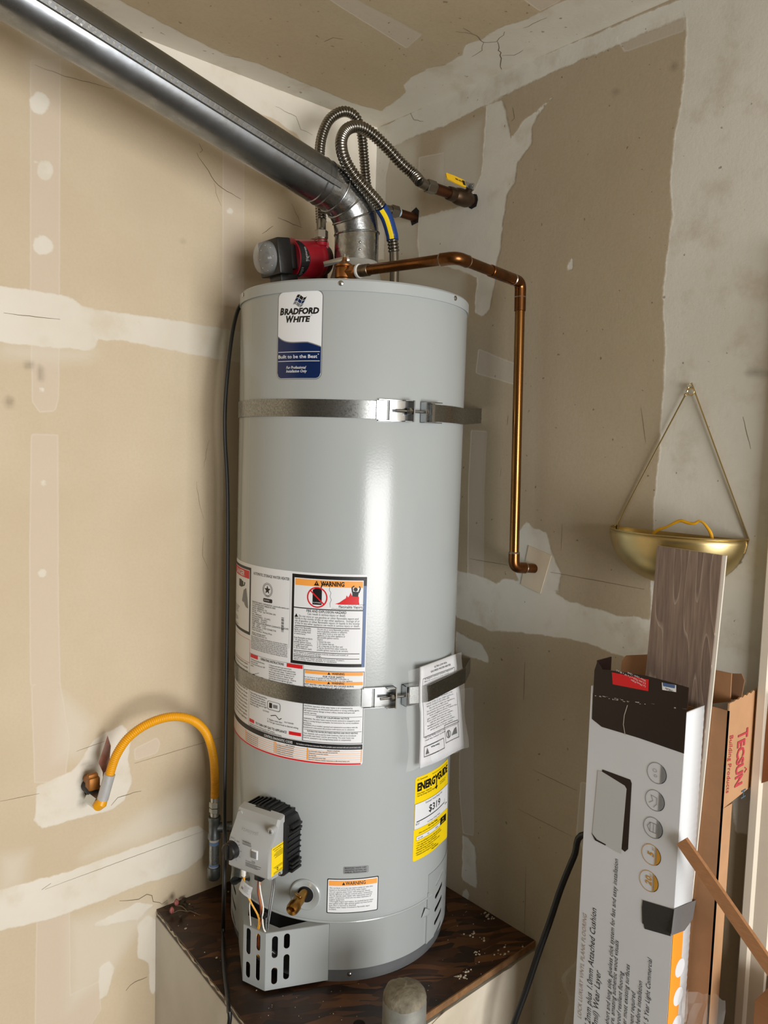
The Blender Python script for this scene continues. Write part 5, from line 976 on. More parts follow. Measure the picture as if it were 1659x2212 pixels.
gh.part(MB().cyl(gl_, gl_+Zd*.014, .0112, n=20).hexnut(gl_+Zd*.012, gl_+Zd*.027, .0145), 'end_nut', M_pale)
gp = Thing('gas_pipe', 'galvanised threaded gas pipe with capped drip leg beside the tank', 'pipe', gl_+np.array([0, 0, -.22]))
gp.part(MB().hexnut(gl_+Zd*.029, gl_+Zd*.041, .014).cyl(gl_+Zd*.041, gl_+Zd*.052, .0115, n=20), 'flare_fitting', M_pale)
m = MB(); m.lathe([(.013, .052), (.0165, .053), (.0165, .062), (.0148, .066), (.0145, .098), (.0165, .102), (.0165, .112), (.013, .113)], gl_, Zd, 28); m.cyl(gl_+Zd*.084, gl_+Zd*.084+np.array([.04, -.02, 0]), .013, n=22)
gp.part(m, 'tee', M_iron)
tb = gl_+Zd*.084; gp.part(MB().tube([tb+np.array([.03, -.015, 0]), tb+np.array([.05, -.05, 0]), gl(-.075, .33, tb[2]+.005), gl(-.06, .30, tb[2]+.005)], .0105, 16), 'branch_pipe', M_iron)
gp.part(MB().cyl(gl_+Zd*.112, gl_+Zd*.192, .0125, n=24), 'drip_leg', mat('galv_nipple', '9aa0a4', .3, .9, var=.25, vscale=50, rvar=.1))
for z0_, z1_, mi_ in ((.114, .120, 1), (.121, .129, 0), (.182, .188, 0), (.188, .194, 1)):
    gp.part(MB().lathe([(.0127, z0_), (.0129, (z0_+z1_)/2), (.0127, z1_)], gl_, Zd, 20), 'thread_sealant', (mat('dope_blue', '6f8fc0', .6), mat('ptfe_white', 'd4d2cc', .7))[mi_])
gp.part(MB().lathe([(.0125, .190), (.0165, .191), (.0172, .197), (.0165, .205), (.0168, .220), (.014, .225), (0, .226)], gl_, Zd, 28), 'end_cap', M_iron)

# ================================================================== power cord
M_rub = mat('black_rubber', '111112', .42, bump=.05)
cp = [P(x, y, s_) for x, y, s_ in ((524, 652, .02), (512, 675, 0), (501, 725, -.02), (492, 800, -.035), (486, 880, -.04), (486, 950, -.04), (491, 1050, -.045), (492, 1200, -.05), (490, 1400, -.06), (487, 1600, -.08), (485, 1750, -.11), (486, 1830, -.13), (484, 1930, -.16))]
cp += [pl(x, y, 2, ZP+.006) for x, y in ((482, 2005), (482, 2050), (485, 2100), (490, 2140))]
cp += [pl(493, 2166, 2, ZP+.0065), pl(494, 2185, 0, -.742), pl(495, 2212, 0, -.746), np.array([-.75, -.44, .25]), np.array([-.76, -.45, .06]), np.array([-.80, -.5, .006]), np.array([-.95, -.6, .006])]
q, Lc = spline(cp, 260)
single(MB().tube(q, .0049, 10), 'power_cord', M_rub, 'thin black power cord hanging down the left side of the tank', 'cord', tuple(cp[-1]))

# ================================================================== manual in a plastic bag under the lower strap
TM = 55; rm_ = .2865
def ml(a, z, h): return radial(TM, a, rm_+h, z)
def to_m(x, y):
    an = TH0+math.radians(TM); n = np.array([math.cos(an), math.sin(an), 0]); tt = np.array([-math.sin(an), math.cos(an), 0]); o = np.array([*T, 0])+n*rm_; d = ray(x, y); p = CAM+d*(((o-CAM)@n)/(d@n)); return float((p-o)@tt), float(p[2])
mc = [to_m(*p) for p in ((908, 1441), (983, 1413), (1000, 1615), (906, 1660))]      # TL TR BR BL
def mq(u, v, h):                                       # u,v in 0..1 over the sheet
    (ax, az), (bx, bz), (cx_, cz), (dx, dz) = mc; a = (ax*(1-u)+bx*u)*v+(dx*(1-u)+cx_*u)*(1-v); z = (az*(1-u)+bz*u)*v+(dz*(1-u)+cz*u)*(1-v)
    return ml(a, z, h+.004*math.sin(u*5+v*3)*(1-v)+.012*(1-v)*(u)*.5+(.0015 if abs(z-1.13) > .03 else 0))
print('manual width', mc)
mn = Thing('instruction_manual', 'white folded instruction manual in a clear bag tucked behind the lower strap', 'manual', ml(0, mc[3][1], 0))
m = MB(); nu_, nv_ = 10, 16
for lay in range(3):
    m.add([mq(i/nu_, j/nv_, -.0012*lay) for j in range(nv_+1) for i in range(nu_+1)], [(j*(nu_+1)+i, j*(nu_+1)+i+1, (j+1)*(nu_+1)+i+1, (j+1)*(nu_+1)+i) for j in range(nv_) for i in range(nu_)])
mo = mn.part(m, 'pages', mat('paper_white', 'dfe1e6', .7), solid=.0004, fixn=False)
s = Sheet()
def mt(body, u, v, size, w, bold=0): s.text(body, u, v, size, 0, 'L', width=w, bold=bold)
mt('ULTRA LOW NOx', .36, .945, .026, .36, .02); mt('GAS-FIRED WATER HEATER', .26, .91, .026, .56, .02)
mt('A Support manual contains important', .1, .86, .02, .78, .01); mt('Fire or explosion may result', .1, .835, .02, .66, .01); mt('property damage, personal injury', .1, .69, .022, .7, .015)
rows = ['Do not store or use gasoline or other', 'flammable vapors and liquids in the', 'vicinity of this or any other appliance.', 'WHAT TO DO IF YOU SMELL GAS', 'Do not try to light any appliance.', 'Do not touch any electrical switch;', 'Immediately call your gas supplier', 'from a neighbors phone. Follow the', 'gas supplier instructions.', 'If you cannot reach your gas supplier,', 'call the fire department.', 'Installation and service must be', 'performed by a qualified installer,', 'service agency or the gas supplier.']
for i, r_ in enumerate(rows): mt(r_, .14+.06*(i % 3 == 1), .655-.024*i, .021, .55+.18*((i*7) % 5)/5)
mt('For your family comfort, safety and convenience', .08, .285, .02, .8); mt('read this manual carefully', .08, .26, .02, .5)
s.border(.05, .30, .92, .88, .006, 0, 1); s.border(.06, .10, .52, .21, .008, 0, 1); s.border(.56, .14, .90, .33, .008, 0, 1); mt('Warning', .2, .17, .024, .2, .02); s.ring(.65, .22, .045, .06, 0, 2, 20, .7); s.rect(.63, .19, .67, .25, 0, 2); s.poly([(.72, .19), (.86, .19), (.85, .26), (.80, .25), (.76, .22)], 0, 2); s.poly([(.09, .125), (.16, .125), (.125, .185)], 0, 2)
def mq2(u, v, h): return mq(u, v, .0005+h*.4)
s.build(mn, 'cover_print', [mat('ink_dark_grey', '33343a', .6)], mq2, under=mo)
M_bag = glassy('bag_plastic', (.8, .8, .78), .12, .16)
bc = [to_m(*p) for p in ((884, 1450), (992, 1408), (1003, 1612), (878, 1668))]
m = MB()
def bq(u, v):
    (ax, az), (bx, bz), (cx_, cz), (dx, dz) = bc; a = (ax*(1-u)+bx*u)*v+(dx*(1-u)+cx_*u)*(1-v); z = (az*(1-u)+bz*u)*v+(dz*(1-u)+cz*u)*(1-v); return ml(a, z, .005+.004*math.sin(u*9+v*4)*math.sin(v*7)+.012*(1-v)*u*.5+(.003*math.sin(u*26+v*8)*(1-v)) + (max(0, .2-u)*-.03))
m.add([bq(i/16, j/18) for j in range(19) for i in range(17)], [(j*17+i, j*17+i+1, (j+1)*17+i+1, (j+1)*17+i) for j in range(18) for i in range(16)]); mn.part(m, 'clear_bag', M_bag, fixn=False, label='clear plastic bag')

# ================================================================== brass wall planter
M_gold = mat('brushed_brass', 'c0ad7c', .34, 1.0, var=.05, vscale=40)
pY, pZ = -1.0325, 1.534; hw, dd, hh = .1485, .12, .112
pn = Thing('wall_planter', 'brass half-bowl planter hanging from a nail on the right wall by a triangular wire', 'planter', (0, pY, pZ-hh))
m = MB(); na, nb = 32, 14; vs = []
for j in range(nb+1):
    ph = math.pi/2*j/nb; cz, sz = math.cos(ph), math.sin(ph)
    for i in range(na+1): an = math.pi*i/na; vs.append((-.001-dd*math.sin(an)*cz**.8, pY+hw*math.cos(an)*cz**.9, pZ-hh*sz))
m.add(vs, [(j*(na+1)+i, j*(na+1)+i+1, (j+1)*(na+1)+i+1, (j+1)*(na+1)+i) for j in range(nb) for i in range(na)])
pn.part(m, 'bowl', M_gold, solid=.0015, angle=80)
pn.part(MB().add([(-.002, pY+hw*math.cos(math.pi*i/20)*.99, pZ-.002-hh*.97*math.sin(math.pi*i/20)**1.0) for i in range(21)], [tuple(range(21))]), 'back_plate', M_gold, smooth=False)
pn.part(MB().tube([(-.001-dd*math.sin(math.pi*i/40), pY+hw*math.cos(math.pi*i/40), pZ) for i in range(41)], .0016, 8), 'rim', M_gold)
ap = np.array([-.006, -1.044, 1.846]); rl = pl(1335, 1128, 0, -.003); rr_ = np.array([-.003, pY-hw-.001, pZ-.001])
M_rod = mat('brass_wire', 'c2ac7c', .3, 1.0)
ring_c = ap+np.array([-.002, 0, -.018])
pn.part(MB().tube([rl+(0, 0, -.03), rl, ring_c+np.array([0, .011, -.006])], .0018, 8), 'hanger_wire', M_rod); pn.part(MB().tube([rr_+(0, .006, -.028), rr_, rr_+(ap-rr_)*.97, ap, ap+np.array([0, .004, -.002]), ring_c+np.array([0, .008, 0])], .0018, 8), 'hanger_wire', M_rod)
pn.part(MB().tube([ring_c+np.array([0, .0075*math.cos(a), .0075*math.sin(a)]) for a in np.linspace(0, 2*math.pi, 22)], .0013, 6, caps=False), 'hanging_ring', M_rod); pn.part(MB().sphere(ring_c+np.array([0, .011, -.006]), .003, 10), 'wire_bead', M_rod)
single(MB().cyl((0, -1.043, 1.838), (-.014, -1.043, 1.840), .0014, n=10).cyl((-.013, -1.043, 1.84), (-.015, -1.043, 1.84), .0032, n=12), 'nail', M_screw, 'nail in the right wall holding the brass planter', 'nail', (0, -1.043, 1.838))
ys = [np.array([-.05, -.998, 1.49])]+[pl(x, y, 0, -.06) for x, y in ((1412, 1152), (1440, 1138), (1468, 1125), (1484, 1129), (1500, 1131), (1512, 1125), (1526, 1137), (1538, 1162))]+[np.array([-.06, -1.136, 1.485])]
single(MB().tube(spline(ys, 40)[0], [.0022+.0012*abs(math.sin(i*.25)) for i in range(40)], 8), 'yellow_cord', mat('yellow_cord', 'd9a012', .5), 'bent yellow cord loop sticking up out of the brass planter', 'cord', tuple(ys[0]))

# ================================================================== flooring carton, plank and cartons by the right wall
BX0, BX1, BY0, BY1, BZ = -.205, -.132, -.973, -1.178, 1.222
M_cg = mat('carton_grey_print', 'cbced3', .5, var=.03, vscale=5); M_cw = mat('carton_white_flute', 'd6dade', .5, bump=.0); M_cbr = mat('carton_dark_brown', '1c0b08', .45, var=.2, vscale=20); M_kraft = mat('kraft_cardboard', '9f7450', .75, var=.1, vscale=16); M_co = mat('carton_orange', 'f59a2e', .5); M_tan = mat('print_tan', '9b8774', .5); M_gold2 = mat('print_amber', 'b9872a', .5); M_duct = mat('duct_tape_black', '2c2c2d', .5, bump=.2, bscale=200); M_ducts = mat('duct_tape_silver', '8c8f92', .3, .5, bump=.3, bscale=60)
fbx = Thing('flooring_carton', 'tall grey flooring carton with dark brown top flap standing against the right wall', 'carton', ((BX0+BX1)/2, (BY0+BY1)/2, 0))
fbx.part(MB().box((BX0+.0015, (BY0+BY1)/2, BZ/2), (.003, BY0-BY1, BZ)), 'front_panel', M_cg)
fbx.part(MB().box((BX1-.0015, (BY0+BY1)/2, (BZ-.01)/2), (.003, BY0-BY1-.006, BZ-.01)), 'back_panel', M_kraft)
sp = MB(); n_ = 150
sp.add([(BX0+.003+(BX1-BX0-.006)*k, BY1+(.0003*math.sin(i*2.2)), .42+(BZ-.42)*i/n_) for i in range(n_+1) for k in (0, 1)], [(2*i, 2*i+1, 2*i+3, 2*i+2) for i in range(n_)])
fbx.part(sp, 'side_panel', M_cw, solid=.003, fixn=False, label='white fluted side'); fbx.part(MB().box(((BX0+BX1)/2, BY1+.0015, .21), (BX1-BX0-.006, .003, .42)), 'side_panel', M_cw); fbx.part(MB().box(((BX0+BX1)/2, BY0-.0015, BZ/2), (BX1-BX0-.006, .003, BZ)), 'side_panel', M_cg)
fp_ = [pl(x, y, 0, BX0-.001) for x, y in ((1281, 1500), (1484, 1532), (1487, 1486), (1440, 1472), (1390, 1459), (1345, 1452), (1300, 1446), (1290, 1430), (1284, 1448))]
fbx.part(MB().prism(fp_, (.0025, 0, 0)), 'top_flap', M_cbr, smooth=False, label='dark brown open top flap')
fbx.part(MB().box(((BX0+BX1)/2+.005, BY0-.0005, BZ+.02), (.05, .0025, .06)), 'top_flap', M_cbr)
def fb(x, y): p = pl(x, y, 0, BX0); return (BY0-p[1], p[2])
def on_front(u, v, h): return np.array([BX0-.0003-h, BY0-u, v])
FM = [M_cg, M_cbr, M_blk, M_tan, M_gold2, M_gry, M_white, M_duct, M_red, M_bluef, mat('scuff_white', 'b9b0a6', .8), mat('handle_flap', 'b6b8b9', .55)]
s = Sheet()
s.poly([fb(*p) for p in ((1281, 1497), (1484, 1531), (1478, 1628), (1380, 1594), (1300, 1570), (1279, 1553))], 1, 1)
for a, b_ in (((1286, 1497), (1482, 1531)), ((1330, 1500), (1420, 1520)), ((1284, 1502), (1400, 1522))):
    a, b_ = np.array(fb(*a)), np.array(fb(*b_))
    for k in range(26):
        t0 = random.random(); p = a+(b_-a)*t0+np.array([0, random.uniform(-.0025, .0025)]); s.line(tuple(p), tuple(p+(b_-a)*random.uniform(.01, .05)), random.uniform(.0005, .0016), 10, 2)
s.poly_line([fb(*p) for p in ((1356, 1523), (1349, 1545), (1347, 1565), (1351, 1588))], .0014, 10, 2)
# rotated prints: icons
def circ(px, py, col_, filled):
    u, v = fb(px, py); r_ = .0205; s.ring(u, v, r_-.0011, r_, col_, 2, 36); an = [math.radians(a) for a in range(-58, 59, 6)]
    s.strip([(u+r_*math.cos(a), v+r_*math.sin(a)) for a in an], [(u+r_*math.cos(math.radians(58)), v+r_*math.sin(a)) for a in an], filled, 2); s.line((u+.0085, v-.018), (u+.0085, v+.018), .0012, col_, 2); return u, v
for k, p in enumerate(((1419, 1670), (1415, 1729), (1411, 1788))):
    u, v = circ(*p, 5, 5)
    if k == 0: s.ring(u-.004, v+.004, .0035, .0042, 5, 2, 16, .8); s.ring(u-.002, v-.006, .0025, .0032, 5, 2, 16, .8)
    if k == 1: s.poly_line([(u-.012, v-.008), (u-.004, v-.002), (u-.008, v+.008), (u+.004, v+.006), (u+.004, v-.006), (u-.002, v-.014)], .0009, 5, 2)
    if k == 2: s.poly_line([(u-.012, v), (u-.006, v-.009), (u+.007, v-.009), (u+.007, v+.009), (u-.006, v+.009), (u-.012, v)], .0009, 5, 2); s.line((u+.001, v-.009), (u+.001, v+.009), .0008, 5, 2); s.line((u-.006, v-.009), (u-.006, v+.009), .0008, 5, 2)
for p, tx in (((1407, 1846), '5'), ((1402, 1903), '20')):
    u, v = circ(*p, 4, 4); s.text(tx, u+.0055, v+.001, .0175, 4, 'C', rot=math.pi/2, shear=.15, bold=.02); s.text('yr', u+.0055, v+.009, .008, 4, rot=math.pi/2, shear=.15)
def vt(body, px, py, size, m=2, bold=0.0, shear=.2, sx=1.0): u, v = fb(px, py); s.text(body, u, v, size, m, 'R', rot=math.pi/2, shear=shear, bold=bold, sx=sx)
vt('LOCK LUXURY VINYL PLANK FLOORING', 1268, 1975, .0125, 3, sx=1.0); vt('7" x 48", 4.2mm plus 1.0mm Attached Cushion', 1289, 1964, .0185, sx=.93); vt('0.3mm (12mil) Wear Layer', 1298, 2099, .0185, sx=.93)
for body, px, py in (('Interlocking on both short and long side, glueless click system for fast and easy installation', 1336, 1857), ('Real wood texture, amazing authentic wood visuals', 1337, 2033), ('100% water proof resilient flooring', 1347, 2100), ('Installs over most existing surfaces', 1361, 2085), ('No underlayment required', 1373, 2144), ('Acclimate / level before installation', 1388, 2121), ('20 Year Residential, 5 Year Light Commercial', 1409, 2072)):
    vt(body, px, py, .0135, sx=.93)
# handle cut-out with its flap pushed in
s.poly([fb(*p) for p in ((1302, 1662), (1362, 1684), (1365, 1692), (1357, 1834), (1350, 1840), (1343, 1834), (1350, 1700), (1300, 1668))], 1, 1)
s.poly([fb(*p) for p in ((1292, 1664), (1300, 1666), (1350, 1697), (1354, 1704), (1342, 1844), (1336, 1842), (1290, 1815), (1280, 1800))], 11, 2)
s.poly([fb(*p) for p in ((1278, 1798), (1290, 1813), (1310, 1824), (1308, 1826), (1286, 1815))], 1, 3)
s.poly([fb(*p) for p in ((1389, 1944), (1456, 1964), (1449, 2022), (1393, 2006), (1391, 1996), (1388, 1994), (1387, 1960))], 7, 3)
s.build(fbx, 'front_print', FM, on_front)
s = Sheet()
def ff(x, y): p = pl(x, y, 0, BX0-.001); return (BY0-p[1], p[2])
def on_flap(u, v, h): return np.array([BX0-.0014-h, BY0-u, v])
s.poly([ff(*p) for p in ((1322, 1452), (1402, 1468), (1401, 1493), (1324, 1478))], 8, 1); u, v = ff(1398, 1489)
for k, (r_, w_) in enumerate((('La Mesa-Palm', .032), ('5.2 mm Thick x 7 in W x 48 in L', .066), ('Wear Layer: 12mil', .040))): s.text(r_, u-.003, v+.0062+.0056*k, .0052, 6, 'L', rot=math.pi-.17, layer=2, width=w_)
s.poly([ff(*p) for p in ((1430, 1474), (1461, 1480), (1461, 1495), (1431, 1490))], 6, 1); s.poly([ff(*p) for p in ((1432, 1474), (1459, 1480), (1458, 1487), (1433, 1482))], 9, 2); u, v = ff(1455, 1492); s.text('UNILIN', u, v, .0055, 2, rot=math.pi-.17, sx=.9)
s.build(fbx, 'flap_print', FM, on_flap)
# side print and tape
s = Sheet()
def fs_(x, y): p = pl(x, y, 1, BY1-.001); return (p[0]-BX0, p[2])
def on_side(u, v, h): return np.array([BX0+u, BY1-.0008-h, v])
zt = fs_(1450, 2018)[1]; wS = BX1-BX0-.008
s.rect(.0005, .05, wS*.62, zt, 0, 1)
for k in range(6): s.ring(wS*.55, zt-.085-.058*k, 0, .018, 1, 2, 24)
s.poly([fs_(*p) for p in ((1456, 1963), (1503, 1944), (1496, 1985), (1478, 2010), (1449, 2021))], 2, 3)
s.build(fbx, 'side_print', [M_co, M_white, M_ducts], on_side, label='orange side print and silver tape')

# vinyl plank standing in the carton
def plank_material():
    m = mat('vinyl_oak', '7d6b5e', .45, var=.12, vscale=9, stretch=(1, 14, 1.2), bump=.1, bscale=60); nt = m.node_tree; N = nt.nodes; L = nt.links; b = N['Principled BSDF']
    tc = N.new('ShaderNodeTexCoord'); mp = N.new('ShaderNodeMapping'); mp.inputs['Scale'].default_value = (1, 9, 1.15); mp.inputs['Location'].default_value = (.3, .1, .2); L.new(tc.outputs['Object'], mp.inputs[0])
    g = N.new('ShaderNodeTexNoise'); g.inputs['Scale'].default_value = 1.6; g.inputs['Detail'].default_value = 1.5; L.new(mp.outputs[0], g.inputs['Vector'])
    k1 = N.new('ShaderNodeMath'); k1.operation = 'MULTIPLY'; k1.inputs[1].default_value = 13; L.new(g.outputs[0], k1.inputs[0]); w = N.new('ShaderNodeMath'); w.operation = 'FRACT'; L.new(k1.outputs[0], w.inputs[0])
    cr = N.new('ShaderNodeValToRGB'); e_ = cr.color_ramp.elements; e_[0].color = (*lin('a8998a'), 1); e_[0].position = 0; e_[1].color = (*lin('8a7668'), 1); e_[1].position = 1; x1 = e_.new(.1); x1.color = (*lin('75635a'), 1); x2 = e_.new(.6); x2.color = (*lin('7f6d61'), 1); L.new(w.outputs[0], cr.inputs[0])
    n = N.new('ShaderNodeTexNoise'); mp2 = N.new('ShaderNodeMapping'); mp2.inputs['Scale'].default_value = (1, 220, 16); L.new(tc.outputs['Object'], mp2.inputs[0]); n.inputs['Scale'].default_value = 1; n.inputs['Detail'].default_value = 4; L.new(mp2.outputs[0], n.inputs['Vector'])
    mx = N.new('ShaderNodeMix'); mx.data_type = 'RGBA'; mx.blend_type = 'MULTIPLY'; mx.inputs[0].default_value = .55; L.new(cr.outputs[0], mx.inputs[6])
    c2 = N.new('ShaderNodeValToRGB'); c2.color_ramp.elements[0].color = (.5, .5, .5, 1); c2.color_ramp.elements[1].color = (1.25, 1.22, 1.2, 1); c2.color_ramp.elements[0].position = .3; c2.color_ramp.elements[1].position = .7; L.new(n.outputs[0], c2.inputs[0]); L.new(c2.outputs[0], mx.inputs[7]); L.new(mx.outputs[2], b.inputs['Base Color']); return m
XP = -.1306
pc_ = [pl(x, y, 0, XP) for x, y in ((1420, 1179), (1560, 1200), (1524, 1560), (1388, 1530))]
pkc = list(pc_); dz_ = (pc_[3]-pc_[0])/(pc_[0][2]-pc_[3][2]); lowL = pc_[0]+dz_*(pc_[0][2]-.32); lowR = pc_[1]+((pc_[2]-pc_[1])/(pc_[1][2]-pc_[2][2]))*(pc_[1][2]-.32)
pk = Thing('vinyl_plank', 'grey-brown oak-look vinyl plank standing up behind the open top of the flooring carton', 'plank', ((lowL+lowR)/2))
pk.part(MB().prism([pc_[0], pc_[1], lowR, lowL], (.0035, 0, 0)), 'wear_layer', plank_material(), smooth=False); pk.part(MB().prism([p+np.array([.0036, 0, 0]) for p in (pc_[0]+(0, .002, 0), pc_[1]+(0, -.006, 0), lowR+(0, -.006, 0), lowL+(0, .002, 0))], (.004, 0, 0)), 'core', mat('plank_core', 'd8d2c6', .6), smooth=False, label='white core showing along the edge')

# brown shipping carton behind
TX, TY = -.122, -1.219
tc_ = Thing('brown_carton', 'opened brown cardboard carton printed with red lettering behind the flooring carton', 'carton', (TX/2, TY+.05, 0))
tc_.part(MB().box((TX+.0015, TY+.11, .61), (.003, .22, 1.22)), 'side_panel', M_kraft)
ed = MB(); zt_ = pl(1577, 1520, 0, TX)[2]; zb_ = pl(1556, 1746, 0, TX)[2]
edge_up = [(TX+(0-TX)*t_, TY, zt_+.002*math.sin(t_*40)+.006*t_) for t_ in np.linspace(0, .97, 14)]
ed.prism([(TX, TY, zb_)]+edge_up+[(-.004, TY, zb_+.012)], (0, .003, 0)); tc_.part(ed, 'front_flap', mat('kraft_cardboard_lit', 'b48a64', .75, var=.08, vscale=16), smooth=False, label='front flap with red lettering')  # paler copy of the kraft colour: daylight on this face is painted in
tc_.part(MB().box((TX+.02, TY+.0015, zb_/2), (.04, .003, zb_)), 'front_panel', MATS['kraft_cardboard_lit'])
fo = [(-.004, TY, zt_+.004), (-.032, TY-.075, zt_+.01), (-.03, TY-.10, zb_+.09), (-.026, TY-.05, zb_+.05), (-.004, TY, zb_+.012)]
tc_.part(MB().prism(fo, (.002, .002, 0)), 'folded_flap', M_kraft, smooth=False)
def up_(x, y): return pl(x, y, 0, TX+.03)
tc_.part(MB().prism([up_(*p) for p in ((1535, 1520), (1577, 1516), (1580, 1455), (1545, 1448), (1530, 1446))], (.003, 0, 0)), 'back_flap', M_kraft, smooth=False)
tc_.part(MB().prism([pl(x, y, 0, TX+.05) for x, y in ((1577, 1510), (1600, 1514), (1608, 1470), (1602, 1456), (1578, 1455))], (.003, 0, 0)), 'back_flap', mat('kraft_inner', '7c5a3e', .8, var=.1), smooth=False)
tc_.part(MB().prism([pl(x, y, 0, TX+.02) for x, y in ((1392, 1470), (1340, 1462), (1343, 1428), (1352, 1416), (1400, 1414))], (.003, 0, 0)), 'back_flap', M_kraft, smooth=False)
s = Sheet()
def tf(x, y): p = pl(x, y, 1, TY-.001); return (p[0]-TX, p[2])
def on_tec(u, v, h): return np.array([TX+u, TY-.0006-h, v])
ut, v_top = tf(1598, 1580); _, v_bot = tf(1592, 1703); LT = v_top-v_bot
M_ri = mat('carton_red_ink', 'b23844', .6)
s.text('T', ut-.004, v_top, .060, 0, rot=-math.pi/2, sx=.5, bold=.02); s.text('ECSUN', ut-.004, v_top-LT*.17, .044, 0, rot=-math.pi/2, width=LT*.80, bold=.035)
s.poly_line([(ut+.034, v_top-LT*.70), (ut+.043, v_top-LT*.745), (ut+.034, v_top-LT*.79)], .0025, 0, 2); s.build(tc_, 'brand_lettering', [M_ri], on_tec, label='red brand lettering')
s = Sheet(); ub, vb_ = tf(1581, 1580); s.text('Building Products', ub-.006, v_top, .021, 0, rot=-math.pi/2, width=LT*.99, shear=.15); uh, vh = tf(1606, 1733); 
mat('carton_blue_ink', '3d5a6e', .6); s.build(tc_, 'small_lettering', [M_ri], on_tec)
s = Sheet(); s.text('H', uh-.012, vh+.026, .028, 0, rot=-math.pi/2); s.build(tc_, 'printed_letter', [MATS['carton_blue_ink']], on_tec)
# lath
la, lb_ = np.array([-.215, -1.19, .985]), pl(1659, 2083, 0, -.205); ld = unit(lb_-la); lend = la+ld*(la[2]/-ld[2])*.985
lx = np.array([-1., 0, 0]); lyv = unit(np.cross(ld, lx)); lxx = np.cross(lyv, ld)
ltb = MB(); ltb.prism([la+lyv*.012+lxx*.004, la-lyv*.012+lxx*.004, la-lyv*.012-lxx*.004, la+lyv*.012-lxx*.004], lend-la)
single(ltb, 'wooden_lath', mat('lath_wood', '9c6f4a', .6, var=.12, vscale=20, stretch=(1, 3, 12)), 'thin brown wooden lath leaning across the brown carton', 'lath', tuple(lend))
# small carton with red print at the door casing
rc0 = pl(1648, 2096, 0, -.03)
rb = Thing('small_carton', 'small cardboard carton with red print beside the door casing', 'carton', (-.08, -1.36, 0))
rb.part(MB().box((-.085, -1.37, rc0[2]/2), (.09, .13, rc0[2]), bev=.002), 'body', M_kraft); rb.part(MB().box((-.1308, -1.375, rc0[2]*.55), (.0012, .10, rc0[2]*.6)), 'red_print', mat('carton_red', '8e1526', .5))

# ================================================================== loose things around the platform
cb = [np.array([-.10, -1.03, .86])]+[pl(x, y, 0, d) for x, y, d in ((1262, 1803, -.10), (1240, 1850, -.11), (1212, 1918, -.12), (1188, 1990, -.14), (1163, 2060, -.16), (1136, 2140, -.18), (1110, 2212, -.2), (1086, 2300, -.21))]+[np.array([-.24, -.72, .05])+np.array([0, -.06, 0]), np.array([-.30, -.80, .009]), np.array([-.5, -1.0, .009])]
single(MB().tube(spline(cb, 120)[0], .0072, 12), 'black_cable', M_rub, 'thick black cable hanging down beside the grey flooring carton', 'cable', tuple(cb[-1]))
M_film = glassy('plastic_film', (.82, .8, .76), .1, .13)
def film(name, quad, nx, ny, amp, label, seed):
    m = MB(); q = [np.asarray(p, float) for p in quad]; vs = []
    for j in range(ny+1):
        for i in range(nx+1):
            u, v = i/nx, j/ny; p = (q[0]*(1-u)+q[1]*u)*(1-v)+(q[3]*(1-u)+q[2]*u)*v; k = mnoise.noise(Vector((u*4+seed, v*5, seed))); k2 = abs(mnoise.noise(Vector((u*9, v*7+seed, 3.1)))); vs.append(p+np.array([-abs(k)*amp-k2*amp*.8, k*amp*.5, k2*amp*.6]))
    m.add(vs, [(j*(nx+1)+i, j*(nx+1)+i+1, (j+1)*(nx+1)+i+1, (j+1)*(nx+1)+i) for j in range(ny) for i in range(nx)])
    return single(m, name, M_film, label, 'plastic sheet', tuple(q[3]), fixn=False, angle=25)
film('plastic_film', [(-.02, -.885, .62), (-.02, -.97, .62), (-.03, -.97, .05), (-.03, -.78, .05)], 16, 26, .05, 'crumpled clear plastic film on the right wall beside the black cable', 1.3)
film('plastic_film', [(-.145, -1.186, .66), (-.145, -1.26, .69), (-.15, -1.27, .10), (-.15, -1.186, .10)], 12, 26, .03, 'crumpled clear plastic film over the lower part of the brown carton', 5.7)
# bollard
bc_ = pl(875, 2138, 2, .607); bl = Thing('steel_bollard', 'grey painted steel bollard filled with concrete in front of the platform', 'bollard', (bc_[0], bc_[1], 0)); zb = .607
bl.part(MB().lathe([(.0445, 0), (.0445, .2), (.0448, .45), (.0442, zb-.022), (.043, zb-.016), (.040, zb-.016)], (bc_[0], bc_[1], 0), n=40), 'pipe', mat('bollard_paint', '84857f', .5, .2, var=.22, vscale=26, bump=.6, bscale=34))
m = MB(); n_ = 40; vs = []; rings = [(.0435, -.022), (.0438, -.012), (.042, -.004), (.036, .002), (.026, .006), (.013, .008), (.0, .0085)]
for j, (r_, h_) in enumerate(rings):
    for i in range(n_):
        a = 2*math.pi*i/n_; k = mnoise.noise(Vector((math.cos(a)*r_*90, math.sin(a)*r_*90, j*.7))); vs.append((bc_[0]+(r_+k*.0012)*math.cos(a), bc_[1]+(r_+k*.0012)*math.sin(a), zb+h_+k*.0035))
m.add(vs, [(j*n_+i, j*n_+(i+1) % n_, (j+1)*n_+(i+1) % n_, (j+1)*n_+i) for j in range(len(rings)-1) for i in range(n_)]); bl.part(m, 'concrete_cap', mat('rough_concrete', '86806f', .85, var=.3, vscale=50, col2='5a5347', bump=.8, bscale=120), angle=60)
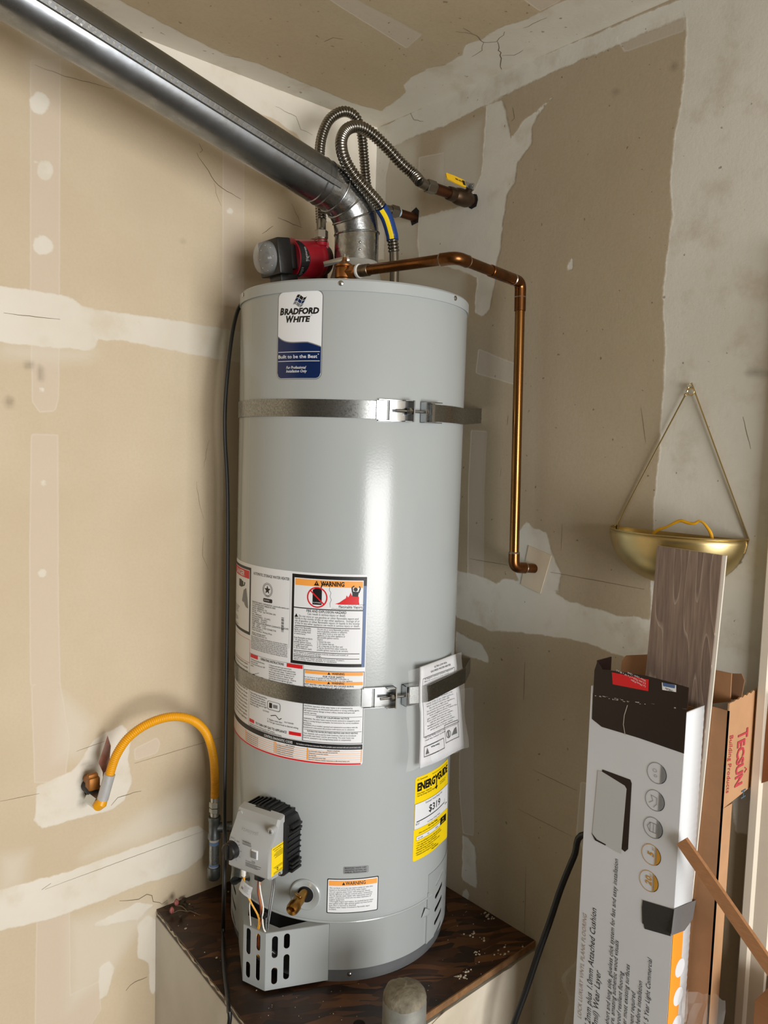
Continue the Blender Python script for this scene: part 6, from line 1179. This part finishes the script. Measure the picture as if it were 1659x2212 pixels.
# plaster crumbs
cr_ = MB()
for k in range(260):
    x, y = random.uniform(-.72, -.01), random.uniform(-.725, -.01)
    if (x-T[0])**2+(y-T[1])**2 < (R+.006)**2 or x < -.69: continue
    r_ = random.choice((.0006, .0008, .001, .001, .0015, .0028)) ; cr_.sphere((x, y, ZP+r_*.5), r_, 6, (random.uniform(.8, 1.6), 1, .6))
for x, y in ((1060, 1985), (1075, 1968), (1040, 2030), (1020, 2020), (1010, 2100), (990, 2110), (1030, 2060), (1082, 2060), (1000, 2112), (1050, 1975)):
    p = pl(x, y, 2, ZP)
    for k in range(7): cr_.sphere((p[0]+random.gauss(0, .006), p[1]+random.gauss(0, .006), ZP+.0012), random.uniform(.001, .0035), 6, (1.3, 1, .6))
o = single(cr_, 'plaster_crumbs', mat('crumb_white', 'a99d8a', .9), 'tiny pale plaster crumbs scattered over the dark platform board', 'debris', (-.36, -.36, ZP), smooth=False); o['kind'] = 'stuff'
kp = pl(776, 2212, 2, ZP); plat.part(MB().lathe([(0, .0005), (.012, .0005), (.013, .0)], (kp[0], kp[1], ZP), n=20), 'knot_hole', M_hole)
# dried rosebuds
M_pink = mat('dried_petal', 'b06a66', .8, var=.25, vscale=80, col2='8a4a44'); M_twig = mat('dry_twig', '6b5a42', .85, var=.2, vscale=60); M_dry = mat('dry_leaf', '3c3122', .85, var=.3, vscale=60)
rs_ = Thing('dried_rosebuds', 'two dried pink rosebuds on a twig lying on the platform corner', 'flowers', (-.63, -.06, ZP))
for x, y, hh_ in ((381, 1950, .024), (371, 1967, .014)):
    p = pl(x, y, 2, ZP+hh_); bd = MB()
    for k in range(9):
        a = 2*math.pi*k/9+.3; rad_ = .0055 if k % 2 else .004; lo, hi = [], []
        for i in range(5):
            t_ = i/4; w_ = .004*math.sin(math.pi*min(max(t_, .1), .9)); rr2 = rad_*math.sin(math.pi*(.15+.75*t_)); c_ = p+np.array([rr2*math.cos(a), rr2*math.sin(a), -.008+.018*t_]); e = np.array([-math.sin(a), math.cos(a), 0])*w_; lo.append(c_-e); hi.append(c_+e)
        bd.add(lo+hi, [(i, i+1, 5+i+1, 5+i) for i in range(4)])
    rs_.part(bd, 'rosebud', M_pink, solid=.0005); base_ = pl(405, 1969, 2, ZP+.004); rs_.part(MB().tube(spline([p-np.array([0, 0, .008]), (p+base_)/2+np.array([0, 0, .002]), base_], 12)[0], .0011, 6), 'stem', M_twig)
rs_.part(MB().tube(spline([pl(405, 1969, 2, ZP+.004), pl(412, 1968, 2, ZP+.003), pl(432, 1977, 2, ZP+.0015)], 12)[0], .0013, 6), 'stem', M_twig)
for x, y, a in ((395, 1948, .4), (400, 1955, 1.8), (366, 1960, 2.6), (390, 1978, 4.0), (412, 1962, 5.1), (399, 1944, 1.1)):
    p = pl(x, y, 2, ZP+.008); e1_ = np.array([math.cos(a), math.sin(a), .5]); e2_ = np.array([-math.sin(a), math.cos(a), .1]); m = MB(); lo, hi = [], []
    for i in range(6): t_ = i/5; w_ = .006*math.sin(math.pi*min(max(t_, .05), .95)); c_ = p+e1_*(t_*.018-.008)+np.array([0, 0, .004*math.sin(t_*4)]); lo.append(c_-e2_*w_); hi.append(c_+e2_*w_)
    m.add(lo+hi, [(i, i+1, 6+i+1, 6+i) for i in range(5)]); rs_.part(m, 'dry_leaf', M_dry, solid=.0005)
